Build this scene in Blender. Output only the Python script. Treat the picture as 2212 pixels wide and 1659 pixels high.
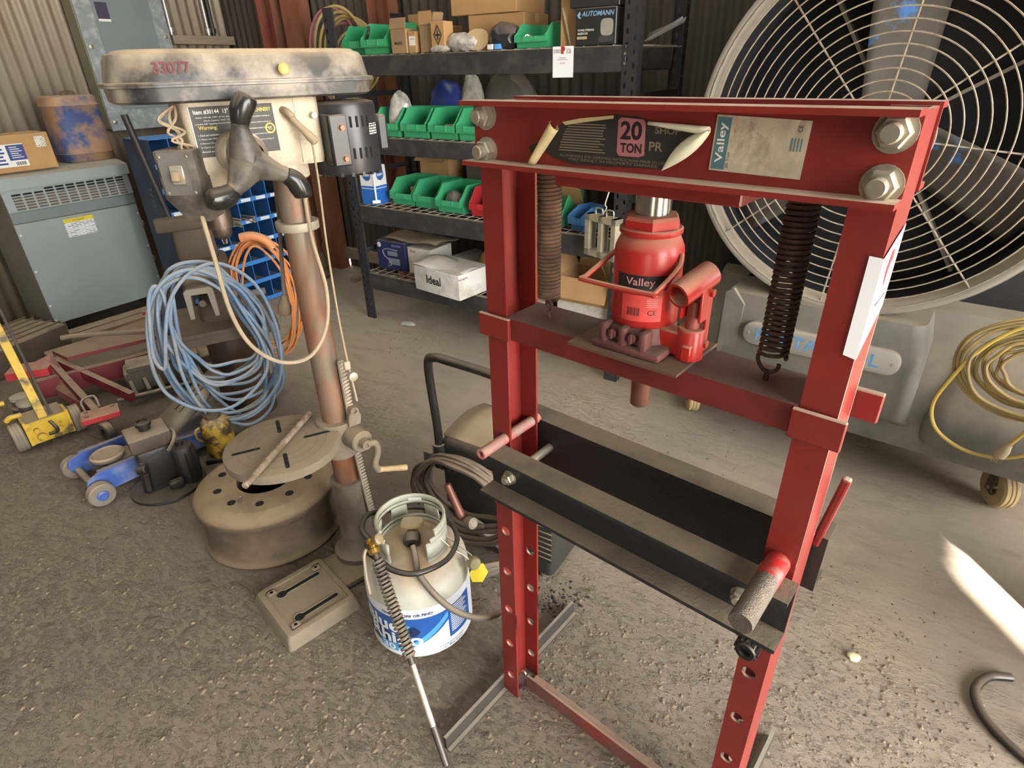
import bpy, bmesh, math, random
from mathutils import Matrix, Vector
random.seed(7)
PI = math.pi
D = bpy.data
SC = bpy.context.scene
COL = SC.collection
for _o in list(D.objects):
    D.objects.remove(_o)

# ---------------------------------------------------------------- camera
FPX, PITCH, ROLL, EYE = 1268.9, 0.4963, 0.0268, 1.55
_f = Vector((0, math.cos(PITCH), -math.sin(PITCH)))
_r = Vector((1, 0, 0))
_u = _r.cross(_f)
_c, _s = math.cos(ROLL), math.sin(ROLL)
_R = _r * _c - _u * _s
_U = _r * _s + _u * _c
cam_d = D.cameras.new('camera')
cam_d.sensor_width = 36.0
cam_d.lens = 36.0 * FPX / 2212.0
cam_d.clip_start = 0.02
cam = D.objects.new('camera', cam_d)
cam.matrix_world = Matrix(((_R.x, _U.x, -_f.x, 0), (_R.y, _U.y, -_f.y, 0), (_R.z, _U.z, -_f.z, EYE), (0, 0, 0, 1)))
COL.objects.link(cam)
SC.camera = cam

# ---------------------------------------------------------------- room frame: u along the back wall, v towards it
YR = math.radians(-34.2)
EU = Vector((math.cos(YR), math.sin(YR), 0))
EV = Vector((-math.sin(YR), math.cos(YR), 0))
def room(u, v, z=0.0):
    return EU * u + EV * v + Vector((0, 0, z))

# ---------------------------------------------------------------- sky, sun, exposure
W = D.worlds.new('sky')
SC.world = W
W.use_nodes = True
_bg = W.node_tree.nodes['Background']
_bg.inputs[0].default_value = (1.0, 0.985, 0.955, 1)
_bg.inputs[1].default_value = 6.2
sun_d = D.lights.new('sun', 'SUN')
sun_d.energy = 18.0
sun_d.angle = math.radians(0.8)
sun_d.color = (1.0, 0.93, 0.82)
sun = D.objects.new('sun', sun_d)
_el = math.radians(35.5)
_to = (EU * 0.616 - EV * 0.788) * math.cos(_el) + Vector((0, 0, math.sin(_el)))
sun.rotation_euler = _to.to_track_quat('Z', 'Y').to_euler()
sun.location = room(5, -5, 6)
COL.objects.link(sun)
SC.view_settings.view_transform = 'Standard'
SC.view_settings.look = 'None'
SC.view_settings.gamma = 1.0
SC.view_settings.use_curve_mapping = False
SC.view_settings.exposure = 1.62

# ---------------------------------------------------------------- materials
def lin(c):
    if isinstance(c, str):
        c = tuple(int(c[i:i + 2], 16) / 255 for i in (0, 2, 4))
    return tuple((x / 12.92 if x <= 0.04045 else ((x + 0.055) / 1.055) ** 2.4) for x in c) + (1,)
MATS = {}
DUST = 'a3917b'
def mat(key, col='808080', rough=0.6, metal=0.0, var=0.12, scale=6.0, dust=0.0, dustcol=DUST, bump=0.0, bscale=60.0,
        col2=None, mix2=0.5, scale2=9.0, sharp2=0.12, emit=0.0, stretch=None, alpha=1.0, trans=0.0):
    """procedural paint/metal: noise-varied colour, optional second colour in patches, settled dust on upward faces"""
    if key in MATS:
        return MATS[key]
    m = D.materials.new(key)
    MATS[key] = m
    m.use_nodes = True
    nt = m.node_tree
    N, L = nt.nodes, nt.links
    b = N['Principled BSDF']
    b.inputs['Roughness'].default_value = rough
    b.inputs['Metallic'].default_value = metal
    tc = N.new('ShaderNodeTexCoord')
    src = tc.outputs['Object']
    if stretch:
        mp = N.new('ShaderNodeMapping')
        mp.inputs['Scale'].default_value = stretch
        L.new(src, mp.inputs['Vector'])
        src = mp.outputs[0]
    n1 = N.new('ShaderNodeTexNoise')
    n1.inputs['Scale'].default_value = scale
    n1.inputs['Detail'].default_value = 6
    L.new(src, n1.inputs['Vector'])
    hs = N.new('ShaderNodeHueSaturation')
    hs.inputs['Color'].default_value = lin(col)
    mr = N.new('ShaderNodeMapRange')
    mr.inputs['From Min'].default_value = 0.3
    mr.inputs['From Max'].default_value = 0.7
    mr.inputs['To Min'].default_value = 1 - var
    mr.inputs['To Max'].default_value = 1 + var
    L.new(n1.outputs['Fac'], mr.inputs['Value'])
    L.new(mr.outputs[0], hs.inputs['Value'])
    out = hs.outputs[0]
    def mixc(a, bcol, fac):
        mx = N.new('ShaderNodeMix')
        mx.data_type = 'RGBA'
        L.new(a, mx.inputs[6])
        mx.inputs[7].default_value = lin(bcol)
        L.new(fac, mx.inputs[0])
        return mx.outputs[2]
    if col2:
        n2 = N.new('ShaderNodeTexNoise')
        n2.inputs['Scale'].default_value = scale2
        n2.inputs['Detail'].default_value = 8
        n2.inputs['Roughness'].default_value = 0.65
        L.new(src, n2.inputs['Vector'])
        r2 = N.new('ShaderNodeMapRange')
        t = 0.72 - 0.44 * mix2
        r2.inputs['From Min'].default_value = t - sharp2
        r2.inputs['From Max'].default_value = t + sharp2
        L.new(n2.outputs['Fac'], r2.inputs['Value'])
        out = mixc(out, col2, r2.outputs[0])
    if dust > 0:
        ge = N.new('ShaderNodeNewGeometry')
        sx = N.new('ShaderNodeSeparateXYZ')
        L.new(ge.outputs['Normal'], sx.inputs[0])
        r3 = N.new('ShaderNodeMapRange')
        r3.inputs['From Min'].default_value = 0.25
        r3.inputs['From Max'].default_value = 0.85
        L.new(sx.outputs['Z'], r3.inputs['Value'])
        n3 = N.new('ShaderNodeTexNoise')
        n3.inputs['Scale'].default_value = 14
        n3.inputs['Detail'].default_value = 7
        L.new(tc.outputs['Object'], n3.inputs['Vector'])
        r4 = N.new('ShaderNodeMapRange')
        r4.inputs['From Min'].default_value = 0.28
        r4.inputs['From Max'].default_value = 0.52
        r4.inputs['To Min'].default_value = dust * 0.55
        r4.inputs['To Max'].default_value = min(1, dust)
        L.new(n3.outputs['Fac'], r4.inputs['Value'])
        # a thin film over the whole thing and a thick layer on top of it
        mx = N.new('ShaderNodeMath'); mx.operation = 'MULTIPLY'
        L.new(r3.outputs[0], mx.inputs[0]); L.new(r4.outputs[0], mx.inputs[1])
        ad = N.new('ShaderNodeMath'); ad.operation = 'MULTIPLY_ADD'; ad.use_clamp = True
        L.new(r4.outputs[0], ad.inputs[0]); ad.inputs[1].default_value = 0.04; L.new(mx.outputs[0], ad.inputs[2])
        out = mixc(out, dustcol, ad.outputs[0])
        rr = N.new('ShaderNodeMapRange')
        rr.inputs['To Min'].default_value = rough
        rr.inputs['To Max'].default_value = 0.95
        L.new(ad.outputs[0], rr.inputs['Value'])
        L.new(rr.outputs[0], b.inputs['Roughness'])
        if metal > 0:
            rm = N.new('ShaderNodeMapRange')
            rm.inputs['To Min'].default_value = metal
            rm.inputs['To Max'].default_value = 0
            L.new(ad.outputs[0], rm.inputs['Value'])
            L.new(rm.outputs[0], b.inputs['Metallic'])
    L.new(out, b.inputs['Base Color'])
    if bump > 0:
        nb = N.new('ShaderNodeTexNoise')
        nb.inputs['Scale'].default_value = bscale
        nb.inputs['Detail'].default_value = 5
        L.new(src, nb.inputs['Vector'])
        bp = N.new('ShaderNodeBump')
        bp.inputs['Strength'].default_value = bump
        bp.inputs['Distance'].default_value = 0.01
        L.new(nb.outputs['Fac'], bp.inputs['Height'])
        L.new(bp.outputs[0], b.inputs['Normal'])
    if alpha < 1:
        b.inputs['Alpha'].default_value = alpha
    if trans > 0:
        b.inputs['Transmission Weight'].default_value = trans
    if emit > 0:
        b.inputs['Emission Color'].default_value = lin(col)
        b.inputs['Emission Strength'].default_value = emit
    return m

def print_mat(key, paper='e8e6de', ink='33384a', rows=90.0, fill=0.55, words=40.0, axis=0, rough=0.7):
    """paper with rows of small illegible print"""
    if key in MATS:
        return MATS[key]
    m = D.materials.new(key)
    MATS[key] = m
    m.use_nodes = True
    nt = m.node_tree
    N, L = nt.nodes, nt.links
    b = N['Principled BSDF']
    b.inputs['Roughness'].default_value = rough
    tc = N.new('ShaderNodeTexCoord')
    br = N.new('ShaderNodeTexBrick')
    br.inputs['Color1'].default_value = lin(ink)
    br.inputs['Color2'].default_value = lin(paper)
    br.inputs['Mortar'].default_value = lin(paper)
    br.inputs['Scale'].default_value = 1.0
    br.inputs['Brick Width'].default_value = 1.0 / words
    br.inputs['Row Height'].default_value = 1.0 / rows
    br.inputs['Mortar Size'].default_value = (1 - fill) * 0.5 / rows
    br.inputs['Bias'].default_value = -0.35
    mp = N.new('ShaderNodeMapping')
    if axis == 1:
        mp.inputs['Rotation'].default_value = (PI / 2, 0, 0)
    L.new(tc.outputs['Object'], mp.inputs['Vector'])
    L.new(mp.outputs[0], br.inputs['Vector'])
    L.new(br.outputs['Color'], b.inputs['Base Color'])
    return m

# ---------------------------------------------------------------- geometry builder
def align(p0, p1):
    d = (p1 - p0)
    q = Vector((0, 0, 1)).rotation_difference(d.normalized()) if d.length > 1e-9 else None
    return Matrix.Translation(p0) @ (q.to_matrix().to_4x4() if q else Matrix())
def rot(rx=0, ry=0, rz=0):
    return Matrix.Rotation(rz, 4, 'Z') @ Matrix.Rotation(ry, 4, 'Y') @ Matrix.Rotation(rx, 4, 'X')
def T(x, y, z):
    return Matrix.Translation((x, y, z))
def smoothpath(pts, k=6, closed=False):
    """Catmull-Rom through the points"""
    P = [Vector(p) for p in pts]
    n = len(P)
    out = []
    rng = range(n) if closed else range(n - 1)
    for i in rng:
        if closed:
            a, b, c, d = P[(i - 1) % n], P[i], P[(i + 1) % n], P[(i + 2) % n]
        else:
            a, b, c, d = P[max(i - 1, 0)], P[i], P[i + 1], P[min(i + 2, n - 1)]
        for j in range(k):
            t = j / k
            out.append(0.5 * ((2 * b) + (c - a) * t + (2 * a - 5 * b + 4 * c - d) * t * t + (3 * b - a - 3 * c + d) * t ** 3))
    if not closed:
        out.append(P[-1])
    return out
class G:
    def __init__(s):
        s.bm = bmesh.new()
    def add(s, verts, faces, M=None):
        vs = [s.bm.verts.new((M @ Vector(v)) if M else v) for v in verts]
        for f in faces:
            try:
                s.bm.faces.new([vs[i] for i in f])
            except ValueError:
                pass
        return s
    def box(s, c, d, M=None, bev=0.0, seg=1):
        hx, hy, hz = d[0] / 2, d[1] / 2, d[2] / 2
        t = bmesh.new()
        vs = [t.verts.new((x * hx, y * hy, z * hz)) for x in (-1, 1) for y in (-1, 1) for z in (-1, 1)]
        for f in ((0, 1, 3, 2), (4, 6, 7, 5), (0, 4, 5, 1), (2, 3, 7, 6), (0, 2, 6, 4), (1, 5, 7, 3)):
            t.faces.new([vs[i] for i in f])
        if bev:
            bmesh.ops.bevel(t, geom=list(t.edges), offset=min(bev, hx * .95, hy * .95, hz * .95), segments=seg, profile=0.5, affect='EDGES')
        X = T(*c) if M is None else M @ T(*c)
        return s.join(t, X)
    def bx(s, x0, x1, y0, y1, z0, z1, M=None, bev=0.0, seg=1):
        return s.box(((x0 + x1) / 2, (y0 + y1) / 2, (z0 + z1) / 2), (abs(x1 - x0), abs(y1 - y0), abs(z1 - z0)), M, bev, seg)
    def join(s, t, X=None):
        mp = {}
        for v in t.verts:
            mp[v] = s.bm.verts.new((X @ v.co) if X else v.co)
        for f in t.faces:
            try:
                s.bm.faces.new([mp[v] for v in f.verts])
            except ValueError:
                pass
        t.free()
        return s
    def lathe(s, prof, M=None, n=28, cap=True, a0=0.0, a1=2 * PI):
        full = abs(a1 - a0 - 2 * PI) < 1e-6
        k = n if full else n + 1
        vs, fs = [], []
        for (r, z) in prof:
            for i in range(k):
                a = a0 + (a1 - a0) * i / n
                vs.append((r * math.cos(a), r * math.sin(a), z))
        for j in range(len(prof) - 1):
            for i in range(n):
                i2 = (i + 1) % k
                fs.append((j * k + i, j * k + i2, (j + 1) * k + i2, (j + 1) * k + i))
        if cap and full:
            if prof[0][0] > 1e-6:
                fs.append(tuple(range(k - 1, -1, -1)))
            if prof[-1][0] > 1e-6:
                o = (len(prof) - 1) * k
                fs.append(tuple(range(o, o + k)))
        return s.add(vs, fs, M)
    def cyl(s, p0, p1, r, r1=None, n=16, bev=0.0, M=None):
        p0, p1 = Vector(p0), Vector(p1)
        l = (p1 - p0).length
        r1 = r if r1 is None else r1
        pr = [(r, 0), (r1, l)] if not bev else [(r - bev, 0), (r, bev), (r1, l - bev), (r1 - bev, l)]
        X = align(p0, p1)
        return s.lathe(pr, (M @ X) if M else X, n)
    def pipe(s, p0, p1, r, ri, n=16, M=None):
        p0, p1 = Vector(p0), Vector(p1)
        l = (p1 - p0).length
        X = align(p0, p1)
        return s.lathe([(ri, 0), (r, 0), (r, l), (ri, l), (ri, 0)], (M @ X) if M else X, n, cap=False)
    def tube(s, pts, r, n=8, closed=False, M=None, radii=None):
        P = [Vector(p) for p in pts]
        m = len(P)
        if m < 2:
            return s
        tan = []
        for i in range(m):
            if closed:
                t = P[(i + 1) % m] - P[i - 1]
            else:
                t = P[min(i + 1, m - 1)] - P[max(i - 1, 0)]
            tan.append(t.normalized() if t.length > 1e-9 else Vector((0, 0, 1)))
        ref = Vector((0, 0, 1)) if abs(tan[0].z) < 0.9 else Vector((1, 0, 0))
        nx = tan[0].cross(ref).normalized()
        vs, fs = [], []
        for i in range(m):
            t = tan[i]
            nx = (nx - t * nx.dot(t))
            nx = nx.normalized() if nx.length > 1e-6 else t.orthogonal().normalized()
            ny = t.cross(nx)
            rr = radii[i] if radii else r
            for j in range(n):
                a = 2 * PI * j / n
                vs.append(P[i] + nx * (rr * math.cos(a)) + ny * (rr * math.sin(a)))
        for i in range(m if closed else m - 1):
            i2 = (i + 1) % m
            for j in range(n):
                fs.append((i * n + j, i * n + (j + 1) % n, i2 * n + (j + 1) % n, i2 * n + j))
        if not closed:
            fs.append(tuple(range(n - 1, -1, -1)))
            fs.append(tuple(range((m - 1) * n, m * n)))
        return s.add(vs, fs, M)
    def prism(s, poly, z0, z1, M=None):
        n = len(poly)
        vs = [(x, y, z0) for x, y in poly] + [(x, y, z1) for x, y in poly]
        fs = [tuple(range(n - 1, -1, -1)), tuple(range(n, 2 * n))]
        fs += [(i, (i + 1) % n, n + (i + 1) % n, n + i) for i in range(n)]
        return s.add(vs, fs, M)
    def holed(s, w, h, holes, t, M=None, n=16):
        """plate in local xy (0..w, 0..h), thickness t along z, with holes [(x, y, rx, ry)] stacked along y"""
        holes = sorted(holes, key=lambda q: q[1])
        tb = bmesh.new()
        def quad(pts):
            tb.faces.new([tb.verts.new((p[0], p[1], 0)) for p in pts])
        y = 0.0
        for (hx, hy, rx, ry) in holes:
            m_ = min(max(ry * 1.35, ry + 0.001), max(ry + .0005, hy - y))
            y0, y1 = hy - m_, min(hy + ry * 1.35, h)
            if y0 > y + 1e-6:
                quad([(0, y), (w, y), (w, y0), (0, y0)])
            cor = [(w, y1), (0, y1), (0, y0), (w, y0)]
            for i in range(n):
                pts = []
                a0, a1 = PI / 4 + 2 * PI * i / n, PI / 4 + 2 * PI * (i + 1) / n
                def bd(a):
                    side = ((a - PI / 4) / (PI / 2)) % 4
                    k = int(side + 1e-9) % 4
                    fr = side - int(side + 1e-9)
                    p, q = cor[k], cor[(k + 1) % 4]
                    return (p[0] + (q[0] - p[0]) * fr, p[1] + (q[1] - p[1]) * fr)
                ci = lambda a: (hx + rx * math.cos(a), hy + ry * math.sin(a))
                quad([ci(a0), bd(a0), bd(a1), ci(a1)])
            y = y1
        if y < h - 1e-6:
            quad([(0, y), (w, y), (w, h), (0, h)])
        bmesh.ops.remove_doubles(tb, verts=list(tb.verts), dist=1e-6)
        ex = bmesh.ops.extrude_face_region(tb, geom=list(tb.faces))
        for e in ex['geom']:
            if isinstance(e, bmesh.types.BMVert):
                e.co.z += t
        return s.join(tb, M)
    def sweep(s, prof, p0, p1, up=(0, 0, 1)):
        """prism of a 2-d profile (x = sideways, y = up) from p0 to p1"""
        p0, p1 = Vector(p0), Vector(p1)
        d = (p1 - p0)
        l = d.length
        d.normalize()
        up = Vector(up)
        sx = d.cross(up).normalized()
        uy = sx.cross(d).normalized()
        M = Matrix(((sx.x, uy.x, d.x, p0.x), (sx.y, uy.y, d.y, p0.y), (sx.z, uy.z, d.z, p0.z), (0, 0, 0, 1)))
        return s.prism(prof, 0, l, M)
    def grid(s, nu, nv, fn, M=None, thick=0.0):
        vs = [fn(i / nu, j / nv) for j in range(nv + 1) for i in range(nu + 1)]
        k = nu + 1
        fs = [(j * k + i, j * k + i + 1, (j + 1) * k + i + 1, (j + 1) * k + i) for j in range(nv) for i in range(nu)]
        return s.add(vs, fs, M)
    def bevel(s, off, seg=1, ang=30):
        bmesh.ops.remove_doubles(s.bm, verts=list(s.bm.verts), dist=1e-6)
        es = [e for e in s.bm.edges if len(e.link_faces) == 2 and e.calc_face_angle(0) > math.radians(ang)]
        bmesh.ops.bevel(s.bm, geom=es, offset=off, segments=seg, profile=0.5, affect='EDGES')
        return s
    def obj(s, name, m, parent=None, smooth=38, fix=True, solid=0.0):
        if fix:
            bmesh.ops.recalc_face_normals(s.bm, faces=list(s.bm.faces))
        me = D.meshes.new(name)
        s.bm.to_mesh(me)
        s.bm.free()
        if smooth:
            me.polygons.foreach_set('use_smooth', [True] * len(me.polygons))
            me.set_sharp_from_angle(angle=math.radians(smooth))
        me.materials.append(m)
        o = D.objects.new(name, me)
        COL.objects.link(o)
        if parent:
            o.parent = parent
        if solid:
            md = o.modifiers.new('thickness', 'SOLIDIFY')
            md.thickness = solid
            md.offset = 0
        return o

def tag(o, label, cat, group=None, kind=None):
    o['label'] = label
    o['category'] = cat
    if group:
        o['group'] = group
    if kind:
        o['kind'] = kind
    return o
def thing(name, label, cat, loc=(0, 0, 0), rz=0.0, group=None):
    o = D.objects.new(name, None)
    o.empty_display_size = 0.05
    o.location = loc
    o.rotation_euler = (0, 0, rz)
    COL.objects.link(o)
    return tag(o, label, cat, group)
def place(o, loc, rz=0.0, rx=0.0, ry=0.0):
    o.location = loc
    o.rotation_euler = (rx, ry, rz)
    return o
def copy_tree(o, parent=None):
    c = o.copy()
    COL.objects.link(c)
    c.parent = parent
    for ch in list(o.children):
        copy_tree(ch, c)
    return c
def struct(o):
    o['kind'] = 'structure'
    return o
def text(body, m, parent, M, w=None, h=None, name='lettering', bold=0.0, shear=0.0, depth=0.0003, align_x='CENTER'):
    """raised print: flat lettering fitted into a w x h box, centred on M's origin in its xy plane"""
    cu = D.curves.new('txt', 'FONT')
    cu.body = body
    cu.size = 1.0
    cu.align_x = align_x
    cu.offset = bold
    cu.shear = shear
    cu.extrude = 0.0
    cu.resolution_u = 3
    to = D.objects.new('txt', cu)
    COL.objects.link(to)
    bpy.context.view_layer.update()
    me = D.meshes.new_from_object(to.evaluated_get(bpy.context.evaluated_depsgraph_get()))
    D.objects.remove(to)
    D.curves.remove(cu)
    xs = [v.co.x for v in me.vertices] or [0, 1]
    ys = [v.co.y for v in me.vertices] or [0, 1]
    bw, bh = max(xs) - min(xs) or 1, max(ys) - min(ys) or 1
    sx = (w / bw) if w else None
    sy = (h / bh) if h else None
    sx = sx or sy
    sy = sy or sx
    cx, cy = (max(xs) + min(xs)) / 2, (max(ys) + min(ys)) / 2
    for v in me.vertices:
        v.co = M @ Vector(((v.co.x - cx) * sx, (v.co.y - cy) * sy, 0))
    me.name = name
    me.materials.clear()
    me.materials.append(m)
    o = D.objects.new(name, me)
    COL.objects.link(o)
    o.parent = parent
    return o
def face_M(x, y, z, facing='-y'):
    """matrix whose xy plane is a vertical face: local x to the viewer's right, local y up"""
    R = {'-y': Matrix(((1, 0, 0), (0, 0, -1), (0, 1, 0))), '+x': Matrix(((0, 0, 1), (1, 0, 0), (0, 1, 0))),
         '-x': Matrix(((0, 0, -1), (-1, 0, 0), (0, 1, 0))), '+z': Matrix.Identity(3), '+y': Matrix(((-1, 0, 0), (0, 0, 1), (0, 1, 0)))}[facing]
    return T(x, y, z) @ R.to_4x4()
def hexhead(g, M, r=0.016, h=0.012, wr=0.0, wt=0.003, stud=0.0, sr=0.0):
    z = 0
    if wr:
        g.lathe([(wr, 0), (wr, wt)], M, 20)
        z = wt
    g.lathe([(r, z), (r, z + h * .8), (r * .88, z + h)], M, 6)
    if stud:
        g.lathe([(sr, z), (sr, z + h + stud * .85), (sr * .85, z + h + stud)], M, 14)
    return g
# ================================================================ the shed
def corrugated(name, length, z0, z1, m, loc, rz, period=0.076, amp=0.011, holes=(), zcuts=()):
    """upright corrugated sheeting along local x; holes = (x0, x1, z0, z1) openings"""
    g = G()
    nx = int(length / (period / 8))
    xs = [length * i / nx for i in range(nx + 1)]
    z1 += 0.06
    zs = sorted(set([z0, z1] + [h[2] for h in holes] + [h[3] for h in holes] + list(zcuts)))
    zs = [z for z in zs if z0 - 1e-6 <= z <= z1 + 1e-6]
    row = []
    for z in zs:
        row.append([g.bm.verts.new((x, amp * math.sin(2 * PI * x / period), z)) for x in xs])
    for j in range(len(zs) - 1):
        zm = (zs[j] + zs[j + 1]) / 2
        for i in range(nx):
            xm = (xs[i] + xs[i + 1]) / 2
            if any(h[0] < xm < h[1] and h[2] < zm < h[3] for h in holes):
                continue
            g.bm.faces.new((row[j][i], row[j][i + 1], row[j + 1][i + 1], row[j + 1][i]))
    for v in [v for v in g.bm.verts if not v.link_faces]:
        g.bm.verts.remove(v)
    o = g.obj(name, m, None, smooth=60, fix=False, solid=0.001)
    place(o, loc, rz)
    return struct(o)

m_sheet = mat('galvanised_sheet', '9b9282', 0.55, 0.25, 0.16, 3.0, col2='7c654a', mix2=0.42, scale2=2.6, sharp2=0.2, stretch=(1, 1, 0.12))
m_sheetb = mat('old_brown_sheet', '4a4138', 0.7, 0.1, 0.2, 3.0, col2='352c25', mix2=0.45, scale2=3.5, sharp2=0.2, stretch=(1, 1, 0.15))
m_redsteel = mat('red_primer_steel', '7c3a2e', 0.75, 0.0, 0.2, 9.0, col2='8b6349', mix2=0.4, scale2=5.0, dust=0.5, stretch=(1, 1, 0.3))
m_redsteel2 = mat('rusted_red_steel', '86573f', 0.8, 0.0, 0.2, 9.0, col2='7a3526', mix2=0.35, scale2=6.0, dust=0.5, stretch=(1, 1, 0.3))
m_wood = mat('grey_weathered_wood', '877a68', 0.85, 0.0, 0.15, 8.0, dust=0.7, stretch=(1, 1, 5))

# dusty concrete floor
def floor_mat():
    m = D.materials.new('dusty_concrete')
    m.use_nodes = True
    nt = m.node_tree
    N, L = nt.nodes, nt.links
    b = N['Principled BSDF']
    b.inputs['Roughness'].default_value = 0.92
    tc = N.new('ShaderNodeTexCoord')
    def noise(sc, det=6, rough=0.55, vec=None):
        n = N.new('ShaderNodeTexNoise')
        n.inputs['Scale'].default_value = sc
        n.inputs['Detail'].default_value = det
        n.inputs['Roughness'].default_value = rough
        L.new(vec or tc.outputs['Object'], n.inputs['Vector'])
        return n.outputs['Fac']
    def rng(v, a, c, lo=0.0, hi=1.0):
        r = N.new('ShaderNodeMapRange')
        r.inputs['From Min'].default_value = a
        r.inputs['From Max'].default_value = c
        r.inputs['To Min'].default_value = lo
        r.inputs['To Max'].default_value = hi
        L.new(v, r.inputs['Value'])
        return r.outputs[0]
    def mix(a, c, f):
        x = N.new('ShaderNodeMix')
        x.data_type = 'RGBA'
        for s_, i in ((a, 6), (c, 7)):
            if isinstance(s_, str):
                x.inputs[i].default_value = lin(s_)
            else:
                L.new(s_, x.inputs[i])
        L.new(f, x.inputs[0])
        return x.outputs[2]
    def op(o, a, c):
        x = N.new('ShaderNodeMath')
        x.operation = o
        for i, q in enumerate((a, c)):
            if isinstance(q, (int, float)):
                x.inputs[i].default_value = q
            else:
                L.new(q, x.inputs[i])
        return x.outputs[0]
    # streaky drag marks
    mp = N.new('ShaderNodeMapping')
    mp.inputs['Rotation'].default_value = (0, 0, math.radians(-40))
    mp.inputs['Scale'].default_value = (1, 3.2, 1)
    L.new(tc.outputs['Object'], mp.inputs['Vector'])
    st = noise(5.0, 8, 0.6, mp.outputs[0])
    big = noise(0.9, 5)
    mid = noise(4.0, 7, 0.62)
    fine = noise(45, 6, 0.7)
    col = mix('8d8276', 'a3947f', rng(big, 0.36, 0.62))
    col = mix(col, '786c60', op('MULTIPLY', rng(st, 0.5, 0.72), 0.5))
    col = mix(col, 'b3aa9b', op('MULTIPLY', rng(mid, 0.6, 0.74), 0.45))
    col = mix(col, '584c42', op('MULTIPLY', rng(fine, 0.6, 0.78), 0.4))
    # packed brown dirt covers the concrete towards the front of the shed
    sx = N.new('ShaderNodeSeparateXYZ')
    L.new(tc.outputs['Object'], sx.inputs[0])
    wob = op('MULTIPLY', op('SUBTRACT', noise(1.3, 5), 0.5), 1.6)
    dirt = rng(op('ADD', op('ADD', sx.outputs['Y'], op('MULTIPLY', sx.outputs['X'], 0.12)), wob), 0.75, 1.75, 1.0, 0.0)
    col = mix(col, '6f6255', op('MULTIPLY', dirt, 0.8))
    L.new(col, b.inputs['Base Color'])
    # packed dirt clods, thicker in drifts
    mp2 = N.new('ShaderNodeMapping')
    mp2.inputs['Rotation'].default_value = (0, 0, math.radians(38))
    mp2.inputs['Scale'].default_value = (1, 1.9, 1)
    L.new(tc.outputs['Object'], mp2.inputs['Vector'])
    cl = noise(34, 6, 0.6, mp2.outputs[0])
    drift = op('ADD', op('MULTIPLY', rng(noise(1.1, 3), 0.46, 0.66), 0.6), op('MULTIPLY', dirt, 0.55))
    lump = op('MULTIPLY', op('POWER', rng(cl, 0.48, 0.78), 1.3), drift)
    big_l = op('MULTIPLY', op('POWER', rng(noise(11, 6, 0.6, mp2.outputs[0]), 0.52, 0.80), 1.2), dirt)
    lump = op('ADD', lump, op('MULTIPLY', big_l, 1.6))
    hgt = op('ADD', op('MULTIPLY', lump, 1.0), op('MULTIPLY', fine, 0.10))
    hgt = op('ADD', hgt, op('MULTIPLY', st, 0.22))
    bp = N.new('ShaderNodeBump')
    bp.inputs['Strength'].default_value = 0.75
    bp.inputs['Distance'].default_value = 0.02
    L.new(hgt, bp.inputs['Height'])
    L.new(bp.outputs[0], b.inputs['Normal'])
    return m
UL, VB, UR, VF, ZR = -5.2, 3.5, 3.2, -6.0, 4.4
fl_g = G().bx(UL, UR, VF, VB, -0.1, 0.0)
floor_o = struct(place(fl_g.obj('floor', floor_mat(), None, smooth=0), (0, 0, 0), YR))
yard = G().bx(-14, 16, -18, 10, -0.2, -0.101)
struct(place(yard.obj('floor_yard', mat('sunlit_gravel', 'b9ab96', 0.95, 0, 0.15, 2.0, bump=0.3, bscale=20), None, smooth=0), (0, 0, 0), YR))
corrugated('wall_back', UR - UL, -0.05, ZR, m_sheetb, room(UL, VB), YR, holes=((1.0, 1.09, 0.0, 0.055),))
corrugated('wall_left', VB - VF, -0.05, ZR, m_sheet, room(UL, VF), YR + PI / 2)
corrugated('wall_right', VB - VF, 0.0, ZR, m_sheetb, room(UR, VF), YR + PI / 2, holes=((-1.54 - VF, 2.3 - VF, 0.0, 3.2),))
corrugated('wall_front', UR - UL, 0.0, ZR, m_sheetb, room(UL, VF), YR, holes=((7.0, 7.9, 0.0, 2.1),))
m_fillstrip = D.materials.new('added_fill_strip')  # translucent roof strips, unseen, added for overhead fill light
m_fillstrip.use_nodes = True
_n = m_fillstrip.node_tree.nodes
_tl = _n.new('ShaderNodeBsdfTranslucent')
_tl.inputs['Color'].default_value = (0.19, 0.187, 0.17, 1)
m_fillstrip.node_tree.links.new(_tl.outputs[0], _n['Material Output'].inputs['Surface'])
cuts = [(UL - .05, -4.1, 0), (-4.1, -3.5, 1), (-3.5, -0.9, 0), (-0.9, -0.3, 1), (-0.3, UR + .05, 0)]
for k_, (u0, u1, fill_) in enumerate(cuts):
    rf = G().grid(max(4, int((u1 - u0) / 0.02)), 1, lambda a, b: (u0 + (u1 - u0) * a, VF - .05 + (VB - VF + .1) * b, ZR + 0.011 * math.sin(2 * PI * (u0 + (u1 - u0) * a) / 0.15)))
    struct(place(rf.obj('ceiling' if k_ == 0 else ('ceiling_fill_strip' if fill_ else 'ceiling_sheet'), m_fillstrip if fill_ else m_sheetb, None, smooth=60, fix=False), (0, 0, 0), YR))

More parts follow.
